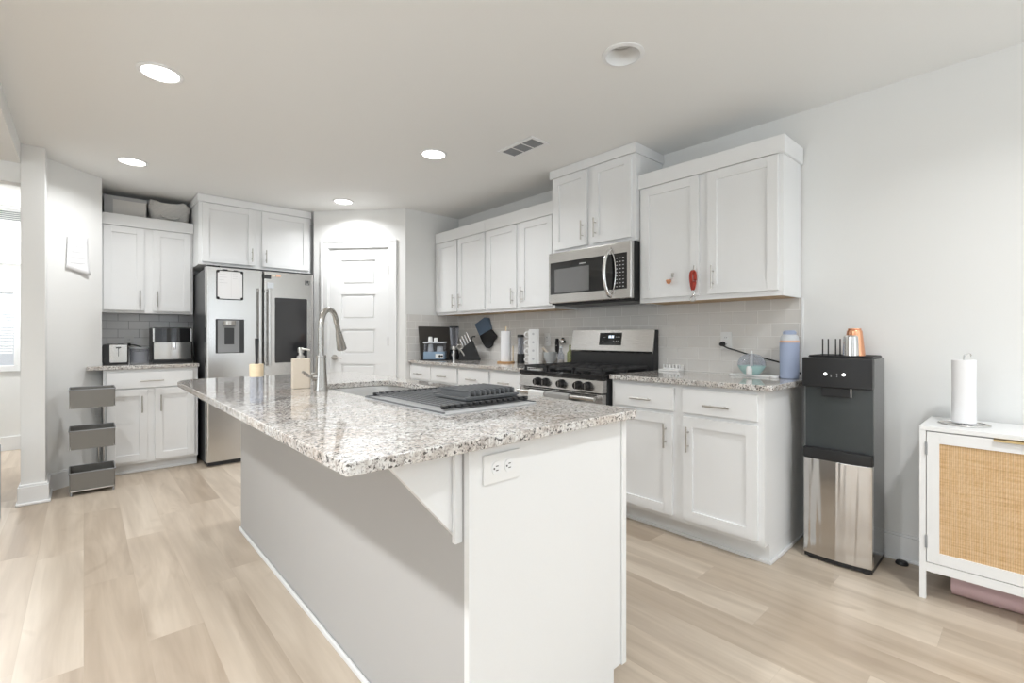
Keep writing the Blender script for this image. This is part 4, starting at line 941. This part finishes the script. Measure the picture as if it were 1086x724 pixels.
# oven mitt hanging on the wall
def wall_yz(u, v, x):
    r = (u - 543.0) / FPX; S, C = math.sin(TH), math.cos(TH)
    k_ = x / (S + r * C); return (k_ * (C - r * S), CAMH + k_ * (VH - v) / FPX)
XT = XW - 0.0095
om = thing('oven_mitt', 'black oven mitt with slate blue cuff hanging on the tiled wall', 'oven mitt', (XT - 0.034, 3.90, 1.20))
cuff = [wall_yz(u, v, 3.10) for u, v in ((503.1, 343.9), (513.3, 336.4), (517.5, 337), (520.4, 349), (508.4, 355.9))]
hand = [wall_yz(u, v, 3.10) for u, v in ((508.4, 355.9), (520.4, 349), (526.3, 356.6), (525, 359), (522.5, 361.7), (521.3, 366.5), (518, 369.3), (515.4, 369), (512.4, 365))]
obj('cuff', MB().prism([(y - 3.90, z - 1.20) for y, z in cuff], 'x', 0.006, 0.034, 0.006), 'bluecloth', om)
obj('hand', MB().prism([(y - 3.90, z - 1.20) for y, z in hand], 'x', 0.002, 0.033, 0.009, 3), 'blackcloth', om)
pth = thing('paper_towel_holder', 'paper towel roll on a round wooden stand beside the tall mug rack', 'paper towels', (2.880, 3.268, ZC))
obj('stand_base', MB().lathe([(0, 0), (0.080, 0), (0.082, 0.004), (0.080, 0.012), (0, 0.012)], n=36), 'acacia', pth)
obj('pole', MB().cyl((0, 0, 0.012), (0, 0, 0.325), 0.006, n=12).sphere((0, 0, 0.325), 0.009), 'palewood', pth)
obj('paper_roll', MB().lathe([(0.018, 0.0125), (0.046, 0.0125), (0.048, 0.016), (0.048, 0.288), (0.046, 0.291), (0.018, 0.291), (0.018, 0.0125)], n=36), 'paper', pth)
obj('tear_bar', MB().cyl((0.045, -0.048, 0.0125), (0.045, -0.048, 0.155), 0.005, n=10), 'palewood', pth)
gr = thing('coffee_grinder', 'slim black and clear grinder between paper towels and mug rack', 'grinder', (2.930, 3.119, ZC))
obj('grinder_base', MB().lathe([(0, 0), (0.034, 0), (0.035, 0.004), (0.034, 0.085), (0, 0.085)], n=24), 'black', gr)
obj('clear_chamber', MB().lathe([(0.024, 0.0855), (0.030, 0.0855), (0.030, 0.235), (0.024, 0.235), (0.024, 0.0855)], n=24), 'glass', gr)
obj('chamber_core', MB().lathe([(0, 0.0855), (0.018, 0.0855), (0.018, 0.235), (0, 0.235)], n=20), 'mgrey', gr)
obj('cap', MB().lathe([(0, 0.2355), (0.034, 0.2355), (0.034, 0.252), (0.03, 0.258), (0, 0.258)], n=24), 'black', gr)
mr = thing('mug_rack', 'tall white mug tower holding four mugs, next to the wall outlet', 'mug rack', (2.955, 2.985, ZC), -0.735)
obj('side_panel', MB().box(-0.040, 0.028, -0.052, -0.044, 0.003, 0.305, 0.002), 'white', mr)
obj('back_post', MB().box(0.030, 0.048, -0.052, 0.045, 0.003, 0.305, 0.002), 'white', mr)
obj('base', MB().box(-0.042, 0.050, -0.054, 0.052, 0, 0.0028), 'white', mr)
ic = MB()
for k2 in range(4): ic.cyl((-0.004, -0.0524, 0.045 + k2 * 0.073), (-0.004, -0.0519, 0.045 + k2 * 0.073), 0.010, n=14)
obj('printed_icon', ic, 'ink', mr)
S_, C_ = math.sin(-0.735), math.cos(-0.735)
for k2, wd in enumerate(('lowest', 'second lowest', 'second highest', 'topmost')):
    mg = thing('mug', f'{wd} white mug of the four stacked in the mug tower', 'mug', (2.955 + C_ * -0.012 - S_ * 0.0, 2.985 + S_ * -0.012, ZC + 0.003 + k2 * 0.073), -0.735, 'mugs in the mug tower')
    obj('cup', MB().lathe([(0, 0.0005), (0.030, 0.0005), (0.037, 0.010), (0.038, 0.071), (0.035, 0.071), (0.034, 0.012), (0, 0.006)], n=28), 'white', mg)
    obj('handle', MB().tube([(-0.037 - 0.030 * math.sin(a), 0, 0.036 + 0.024 * math.cos(a)) for a in [q * PI / 10 for q in range(11)]], 0.0052, 8), 'white', mg)
outlet((XT - 0.0003, 2.975, 1.128), R90, 'white outlet on the tiles between mug tower and hanging utensils')
mo = thing('mortar_and_pestle', 'grey stone mortar with pale pestle left of the oil bottles', 'mortar', (3.025, 2.845, ZC))
obj('mortar', MB().lathe([(0, 0), (0.036, 0), (0.038, 0.006), (0.034, 0.018), (0.052, 0.045), (0.061, 0.105), (0.055, 0.105), (0.044, 0.05), (0, 0.028)], n=32), 'stone', mo)
obj('pestle', MB().tube([(0.018, -0.01, 0.050), (-0.012, 0.02, 0.098), (-0.045, 0.052, 0.142)], [0.014, 0.009, 0.012], 12), 'beige', mo)
ut = thing('spatula', 'black handled utensil hanging on the tiles left of the range', 'utensil', (XT - 0.008, 2.852, 1.005))
obj('handle', MB().prism([(-0.010, 0.0), (0.010, 0.0), (0.019, 0.035), (0.019, 0.095), (0.013, 0.133), (-0.013, 0.133), (-0.019, 0.095), (-0.019, 0.035)], 'x', -0.006, 0.0075, 0.003), 'black', ut)
obj('rivet', MB().cyl((-0.0075, 0, 0.07), (-0.0061, 0, 0.07), 0.005, n=12), 'chrome', ut)
la = thing('ladle', 'small round steel ladle hanging beside the black handled utensil', 'utensil', (XT - 0.02, 2.780, 1.085))
obj('bowl', MB().sphere((0, 0, 0.025), 0.027, (0.6, 1, 1)), 'chrome', la)
obj('hook_tab', MB().box(-0.004, 0.0195, -0.006, 0.006, 0.040, 0.062, 0.002).box(-0.008, 0.0, -0.038, -0.016, 0.014, 0.036, 0.003), 'black', la)
for nm, x, y, lab, mm, h_, cap in (('oil_bottle', 3.005, 2.702, 'clear glass oil bottle left of the range back panel', 'glass', 0.150, 'frost'), ('oil_bottle', 3.085, 2.668, 'olive green oil bottle closest to the range back panel', 'oliveglass', 0.160, 'oliveglass')):
    ob = thing(nm, lab, 'bottle', (x, y, ZC), 0, 'bottles beside the range')
    obj('bottle_body', MB().lathe([(0, 0), (0.026, 0), (0.028, 0.003), (0.028, h_ * 0.62), (0.012, h_ * 0.78), (0.011, h_ * 0.95), (0.009, h_ * 0.95), (0.010, h_ * 0.78), (0.0255, h_ * 0.60), (0.0255, 0.005), (0, 0.004)], n=24), mm, ob)
    obj('oil', MB().lathe([(0, 0.0045), (0.025, 0.0055), (0.025, 0.045), (0, 0.0455)], n=22), 'brass' if cap != 'frost' else 'beige', ob)
    obj('stopper', MB().lathe([(0, h_ * 0.955), (0.013, h_ * 0.955), (0.011, h_ * 1.06), (0, h_ * 1.07)], n=18), cap, ob)

# ------------------------------------------------------------------ counter right of the range
sp = thing('sponge_rack', 'low white slotted rack on the counter beside the range', 'rack', (3.070, 1.715, ZC), R90)
obj('base', MB().prism(rrect(-0.085, 0.075, -0.045, 0.040, 0.012), 'z', 0, 0.012, 0.003), 'white', sp)
cm = MB().box(-0.060, 0.072, -0.020, 0.030, 0.0122, 0.022, 0.002)
for k2 in range(6): cm.box(-0.060 + k2 * 0.0245, -0.050 + k2 * 0.0245, -0.020, 0.030, 0.022, 0.045, 0.002)
obj('slotted_top', cm, 'white', sp)
XO = XT - 0.0003
outlet((XO, 1.360, 1.128), R90, 'white outlet on the tiles right of the range with a black plug')
pc = thing('power_cord', 'black cord drooping from the tiled-wall outlet to behind the blue bottle', 'cord', (XO - 0.0095, 1.378, 1.107))
obj('plug', MB().cyl((0, 0, 0), (-0.028, 0, -0.002), 0.017, 0.013, 18), 'black', pc)
obj('cable', MB().tube(smooth([(-0.026, 0, -0.002), (-0.030, -0.04, -0.024), (-0.016, -0.09, -0.040), (-0.011, -0.16, -0.062), (-0.011, -0.28, -0.090), (-0.011, -0.40, -0.125), (-0.011, -0.46, -0.17)], 8), 0.0048, 8), 'black', pc)
bt = thing('bone_tray', 'white bone-shaped tray under the mint bowl', 'tray', (3.012, 1.140, ZC))
pb = []
for sy in (1, -1):
    cy = sy * 0.118
    pts = arc(0.020, cy, 0.023, -0.6 if sy > 0 else PI / 2 + 0.0, PI / 2 + 0.2 if sy > 0 else PI / 2, 5)
bone = []
bone += arc(0.021, 0.117, 0.024, -1.1, 1.75, 8) + arc(-0.021, 0.117, 0.024, 1.40, PI + 1.1, 8)
bone += arc(-0.021, -0.117, 0.024, PI - 1.1, PI + 1.75, 8) + arc(0.021, -0.117, 0.024, PI + 1.40, 2 * PI + 1.1, 8)
obj('tray_base', MB().prism(bone, 'z', 0, 0.010, 0.002), 'white', bt)
rimp = [(x * 0.93, y * 0.985, 0.0105) for x, y in bone]
obj('tray_rim', MB().tube(rimp, 0.0028, 6, closed=True), 'white', bt)
mbw = thing('chopper_bowl', 'small mint bowl with clear domed lid and white stem', 'bowl', (3.012, 1.158, ZC + 0.0136))
obj('bowl', MB().lathe([(0, 0), (0.040, 0), (0.045, 0.003), (0.066, 0.028), (0.078, 0.052), (0.074, 0.052), (0.060, 0.028), (0, 0.006)], n=36), 'mint', mbw)
obj('dome', MB().lathe([(0.079, 0.0525), (0.076, 0.075), (0.062, 0.104), (0.040, 0.118), (0.012, 0.124), (0.010, 0.121), (0.040, 0.115), (0.060, 0.101), (0.073, 0.074), (0.075, 0.0525)], n=36), 'glass', mbw)
obj('stem', MB().lathe([(0, 0.008), (0.010, 0.008), (0.008, 0.10), (0.006, 0.138), (0.004, 0.142), (0, 0.142)], n=16), 'white', mbw)
obj('spout', MB().lathe([(0, 0.0), (0.016, 0.0), (0.018, 0.03), (0.013, 0.05), (0, 0.052)], (-0.066, -0.012, 0.002), 18), 'white', mbw)
wbt = thing('water_bottle', 'periwinkle insulated bottle with peach band at the counter end', 'bottle', (3.020, 0.952, ZC))
obj('bottle_body', MB().lathe([(0, 0), (0.046, 0), (0.049, 0.004), (0.0505, 0.20), (0.0505, 0.207), (0, 0.207)], n=40), 'peri', wbt)
obj('band', MB().lathe([(0.0, 0.2075), (0.0500, 0.2075), (0.0495, 0.219), (0.0, 0.219)], n=40), 'peach', wbt)
obj('shoulder', MB().lathe([(0, 0.2195), (0.0490, 0.2195), (0.045, 0.242), (0.036, 0.252), (0, 0.253)], n=40), 'frost', wbt)
obj('lid', MB().lathe([(0, 0.2535), (0.034, 0.2535), (0.035, 0.266), (0.026, 0.276), (0, 0.277)], n=32), 'peri', wbt)
# things on the right wall cabinet door
hk = thing('cup_hook', 'small steel adhesive hook with copper charm on the left cabinet door', 'hook', (2.8205, 1.590, 1.490), R90)
obj('hook', MB().tube(smooth([(0.018, -0.003, 0.062), (0.024, -0.010, 0.045), (0.018, -0.014, 0.030), (0.008, -0.011, 0.036)], 5), 0.003, 8).box(0.010, 0.028, -0.003, 0, 0.048, 0.076, 0.001), 'chrome', hk)
obj('charm', MB().prism([(-0.026, 0.035), (0.014, 0.038), (0.010, 0.018), (-0.004, 0.004), (-0.020, 0.012)], 'y', -0.010, -0.001, 0.002), 'copper', hk)
lan = thing('lanyard', 'red looped cord with steel clip hanging from the cabinet handle', 'lanyard', (2.8205, 1.425, 1.373), R90)
obj('hook', MB().cyl((0, 0.0, 0.195), (0, -0.026, 0.195), 0.004, n=10).cyl((0, -0.0, 0.225), (0, -0.003, 0.165), 0.006, n=10), 'nickel', lan)
for dx in (-0.004, 0.006):
    obj('cord_loop', MB().tube([(dx + 0.0125 * math.cos(a), -0.020 + 0.006 * math.sin(a * 2), 0.132 + 0.058 * math.sin(a)) for a in [2 * PI * q / 26 for q in range(26)]], 0.0060, 8, closed=True), 'red', lan)
obj('clip', MB().tube([(0.006 * math.cos(a) + 0.004, -0.020, 0.058 + 0.022 * math.sin(a)) for a in [2 * PI * q / 14 for q in range(14)]], 0.0035, 8, closed=True).tube(smooth([(0.004, -0.02, 0.038), (-0.014, -0.02, 0.022), (-0.010, -0.02, 0.004), (0.010, -0.02, 0.002), (0.016, -0.02, 0.018), (0.008, -0.02, 0.034)], 5), 0.0036, 8), 'chrome', lan)

# ------------------------------------------------------------------ water dispenser (faces -X)
WX, WY1, WW = 2.815, 0.822, 0.298
wd = thing('water_dispenser', 'black and stainless bottom-loading water dispenser against the right wall', 'water dispenser', (WX, WY1, 0), R90)
WD = 0.290
def wf(x0, x1, y0, bow, yb): return [(x0 + (x1 - x0) * k / 14, y0 + bow * (2 * k / 14 - 1) ** 2) for k in range(15)] + [(x1, yb), (x0, yb)]
obj('cabinet_shell', MB().box(0.004, WW - 0.004, 0.035, WD, 0.022, 1.046, 0.006), 'shell', wd)
obj('head', MB().prism(wf(-0.003, WW - 0.0, -0.020, 0.010, 0.040), 'z', 0.897, 1.047, 0.006), 'black', wd)
obj('recess_panel', MB().prism(wf(0.004, WW - 0.004, 0.016, 0.008, 0.036), 'z', 0.575, 0.896), 'recess', wd)
sp_ = obj('spout_housing', MB().box(0.085, 0.208, -0.004, 0.018, 0.850, 0.8965, 0.004), 'black', wd)
obj('spout_edge', MB().box(0.2083, 0.2135, -0.004, 0.012, 0.852, 0.8955), 'chrome', sp_)
obj('drip_tray', MB().prism(wf(0.0, WW, -0.018, 0.014, 0.036), 'z', 0.525, 0.580, 0.006), 'black', wd)
obj('drip_grate', MB().prism(wf(0.03, WW - 0.03, -0.004, 0.010, 0.014), 'z', 0.5805, 0.583), 'iron', wd)
obj('lower_door', MB().prism(wf(0.002, WW - 0.002, -0.014, 0.016, 0.034), 'z', 0.028, 0.524, 0.003), 'steelw', wd)
obj('plinth', MB().prism(wf(0.004, WW - 0.004, -0.008, 0.016, WD - 0.004), 'z', 0.008, 0.026), 'black', wd)
for x, y in ((0.03, 0.03), (WW - 0.03, 0.02), (0.03, WD - 0.03), (WW - 0.03, WD - 0.03)): obj('foot', MB().cyl((x, y, 0), (x, y, 0.0085), 0.016, n=16), 'black', wd)
lt = MB()
for a in (0.106, 0.184): lt.cyl((a, -0.0222, 0.966), (a, -0.0196, 0.966), 0.0065, n=14)
obj('indicator_light', lt, 'label_white', wd)
lt = MB()
for a, z in ((0.130, 0.962), (0.131, 0.955), (0.156, 0.967), (0.156, 0.956)): lt.box(a - 0.002, a + 0.002, -0.0218, -0.0196, z - 0.002, z + 0.002)
obj('indicator_mark', lt, 'dot', wd)
tr = thing('drying_tray', 'thin black tray with four upright prongs on top of the water dispenser', 'tray', (2.965, 0.672, 1.0475), R90)
obj('tray_base', MB().prism(rrect(-0.140, 0.140, -0.115, 0.115, 0.02), 'z', 0, 0.006, 0.002), 'black', tr)
obj('tray_rim', MB().tube([(x, y, 0.008) for x, y in rrect(-0.136, 0.136, -0.111, 0.111, 0.02)], 0.003, 8, closed=True), 'black', tr)
for x in (-0.104, -0.078, -0.044, -0.024): obj('prong', MB().cyl((x, 0.015, 0.006), (x, 0.015, 0.096), 0.0032, n=10), 'iron', tr)
def cup(name, label, m, x, y, r0, r1, h_):
    t = thing(name, label, 'cup', (x, y, 1.0540)); 
    obj('cup_body', MB().lathe([(r0, 0), (r0 + 0.001, 0.002), (r1, h_ - 0.008), (r1 - 0.006, h_), (0, h_), (0, h_ - 0.003), (r1 - 0.008, h_ - 0.004), (r0 - 0.003, 0.0)], n=36), m, t)
    return t
cup('steel_cup', 'polished steel cup standing on the dispenser tray', 'chrome', 2.925, 0.637, 0.034, 0.032, 0.108)
cc = cup('copper_mug', 'upturned copper mug behind the steel cup on the dispenser', 'copper', 3.015, 0.640, 0.046, 0.034, 0.138)
obj('foot_ring', MB().lathe([(0.026, 0.138), (0.030, 0.138), (0.029, 0.144), (0.027, 0.144), (0.026, 0.138)], n=30), 'copper', cc)

# ------------------------------------------------------------------ sideboard with cane doors
SXF, SY1, SW, SH, SDp = 2.753, 0.346, 0.86, 0.762, 0.350
sb = thing('sideboard', 'white sideboard with woven cane doors on slim legs at the right', 'sideboard', (SXF, SY1, 0), R90)
obj('top', MB().box(0, SW, 0, SDp, SH - 0.020, SH, 0.002), 'side', sb)
obj('side_panel', MB().box(0.0, 0.020, 0.004, SDp, 0.125, SH - 0.0205), 'side', sb)
obj('side_panel', MB().box(SW - 0.020, SW, 0.004, SDp, 0.125, SH - 0.0205), 'side', sb)
obj('back_panel', MB().box(0.021, SW - 0.021, SDp - 0.008, SDp, 0.125, SH - 0.0205), 'side', sb)
obj('bottom_rail', MB().box(0.022, SW - 0.022, 0.0, 0.020, 0.125, 0.163, 0.001).box(0.021, SW - 0.021, 0.021, SDp - 0.009, 0.140, 0.158), 'side', sb)
for x in (0.0, SW - 0.022):
    for y in (0.0, SDp - 0.022):
        obj('leg', MB().box(x, x + 0.022, y, y + 0.022, 0.0, 0.1245 if y > 0.1 else SH - 0.0205, 0.001), 'side', sb)
for a0, a1, hx in ((0.0245, 0.4285, 1), (0.4315, SW - 0.0245, 0)):
    z0, z1, st, rl = 0.166, 0.738, 0.042, 0.048
    d_ = MB().box(a0, a0 + st, -0.001, 0.017, z0, z1, 0.001).box(a1 - st, a1, -0.001, 0.017, z0, z1, 0.001).box(a0 + st, a1 - st, -0.001, 0.017, z0, z0 + rl, 0.001).box(a0 + st, a1 - st, -0.001, 0.017, z1 - rl, z1, 0.001)
    o = obj('door', d_, 'side', sb)
    obj('cane_panel', MB().box(a0 + st - 0.004, a1 - st + 0.004, 0.005, 0.010, z0 + rl - 0.004, z1 - rl + 0.004), 'cane', o)
    obj('pull', MB().box(0.232, 0.352, -0.014, 0.010, z1 + 0.0005, z1 + 0.003).box(0.232, 0.352, -0.014, -0.011, z1 - 0.008, z1 + 0.003) if hx else MB().box(0.51, 0.63, -0.014, 0.010, z1 + 0.0005, z1 + 0.003).box(0.51, 0.63, -0.014, -0.011, z1 - 0.008, z1 + 0.003), 'brass', o)
    xx = a0 - 0.0024 if hx else a1
    for z in (0.255, 0.665): obj('hinge', MB().box(xx - 0.003, xx + 0.0052, -0.0060, -0.0012, z - 0.027, z + 0.027), 'mgrey', o)
ph = thing('paper_towel_holder', 'nearly used paper towel roll on a wire stand on the sideboard', 'paper towels', (2.915, 0.214, SH + 0.0003))
obj('wire_base', MB().tube([(0.085 * math.cos(a), 0.085 * math.sin(a), 0.004) for a in [2 * PI * q / 40 for q in range(40)]], 0.0032, 8, closed=True).tube([(-0.085, 0, 0.004), (0, 0, 0.006), (0.085, 0, 0.004)], 0.003, 8).tube([(0, -0.085, 0.004), (0, 0, 0.006), (0, 0.085, 0.004)], 0.003, 8), 'chrome', ph)
obj('wire_post', MB().tube(smooth([(0, 0, 0.006), (0, 0, 0.15), (0, 0, 0.295), (0.004, -0.006, 0.312), (0.012, -0.016, 0.318), (0.018, -0.022, 0.310), (0.017, -0.022, 0.302)], 5), 0.003, 8), 'chrome', ph)
obj('paper_roll', MB().lathe([(0.019, 0.010), (0.040, 0.010), (0.0415, 0.013), (0.040, 0.15), (0.0415, 0.287), (0.040, 0.290), (0.019, 0.290), (0.019, 0.010)], n=40), 'paper', ph)
my = thing('yoga_mat', 'rolled pink exercise mat on the floor under the sideboard', 'mat', (2.905, 0.250, 0.052), R90)
mm_ = MB().cyl((0, 0, 0), (0.62, 0, 0), 0.051, n=40)
obj('roll', mm_, 'pink', my)
spi = []
for q in range(60):
    a = q * 0.42; r_ = 0.046 - q * 0.00068; spi.append((-0.0012, r_ * math.cos(a), r_ * math.sin(a)))
obj('roll_edge', MB().tube(spi, 0.0022, 6), 'pink', my)
tag(obj('door_stop', MB().lathe([(0, 0), (0.026, 0), (0.027, 0.006), (0.022, 0.016), (0.012, 0.020), (0, 0.020)], n=28), 'black', loc=(3.082, 0.455, 0.0)), 'small round black puck on the floor between dispenser and sideboard', 'door stop')

# ------------------------------------------------------------------ ceiling lamps and vent
def can(x, y, label, on=True, w=None):
    t = thing('ceiling_light', label, 'ceiling light', (x, y, CEIL - 0.0003), 0, 'recessed ceiling lights')
    if on:
        obj('trim_ring', MB().lathe([(0.080, -0.001), (0.098, 0.0), (0.099, -0.004), (0.092, -0.008), (0.080, -0.006), (0.080, -0.001)], n=40), 'trim', t)
        obj('lens', MB().lathe([(0, -0.0065), (0.079, -0.0055), (0.079, -0.001), (0, -0.001)], n=36), 'lens', t)
        area('lamp', (0, 0, -0.02), (0, 0, 0), 0.15, 0.15, w or LAMP_W, (0.965, 0.985, 1.0), 'DISK', t, 150)
    else:
        obj('trim_ring', MB().lathe([(0.0795, -0.001), (0.0795, -0.007), (0.098, -0.004), (0.099, 0.0), (0.0795, -0.001)], n=40), 'trim', t)
        obj('reflector', MB().lathe([(0.0795, -0.004), (0.0590, 0.060), (0.0605, 0.0605), (0.081, -0.0035), (0.0795, -0.004)], n=40), 'trim', t)
        obj('lens', MB().lathe([(0, 0.046), (0.030, 0.048), (0.048, 0.055), (0.058, 0.061), (0.058, 0.066), (0, 0.066)], n=32), 'lens_off', t)
    return t
can(0.285, 2.945, 'lit ceiling light nearest the camera, over the island edge', w=5)
can(0.272, 4.575, 'lit ceiling light over the floor before the basket rack')
can(1.880, 2.925, 'lit ceiling light in the middle of the kitchen by the vent')
can(1.883, 4.545, 'lit ceiling light in front of the pantry door')
can(1.878, 1.300, 'unlit ceiling light near the right wall', False)
can(-0.560, 6.570, 'lit ceiling light in the hall at the far left', w=24)
can(-0.89, 1.30, 'lit ceiling light in the living area left of the camera', w=44)
can(1.880, -0.340, 'unseen ceiling light added behind the camera to brighten the right side', w=15)  # lamp added out of view to brighten the floor and lower walls
can(0.280, -0.340, 'unseen ceiling light added just behind the camera as fill', w=2.5)  # second added lamp out of view, continuing the ceiling grid as fill
av = thing('ceiling_vent', 'white ceiling air vent between the ceiling lights and microwave cabinet', 'vent', (2.272, 2.400, CEIL - 0.0003))
obj('frame', MB().box(-0.085, 0.085, -0.175, -0.150, -0.008, 0, 0.002).box(-0.085, 0.085, 0.150, 0.175, -0.008, 0, 0.002).box(-0.085, -0.060, -0.150, 0.150, -0.008, 0, 0.002).box(0.060, 0.085, -0.150, 0.150, -0.008, 0, 0.002).box(-0.06, 0.06, -0.055, -0.045, -0.007, 0).box(-0.06, 0.06, 0.045, 0.055, -0.007, 0), 'trim', av)
obj('duct_shade', MB().box(-0.060, 0.060, -0.150, 0.150, -0.0012, -0.0002), 'dgrey', av)  # flat dark sheet that paints the shade inside the duct
lv_ = MB()
for k2 in range(22):
    y = -0.145 + k2 * 0.0138; lv_.prism([(y, -0.0015), (y + 0.002, -0.0015), (y + 0.006, -0.007), (y + 0.004, -0.007)], 'x', -0.060, 0.060)
obj('louvre', lv_, 'mgrey', av)
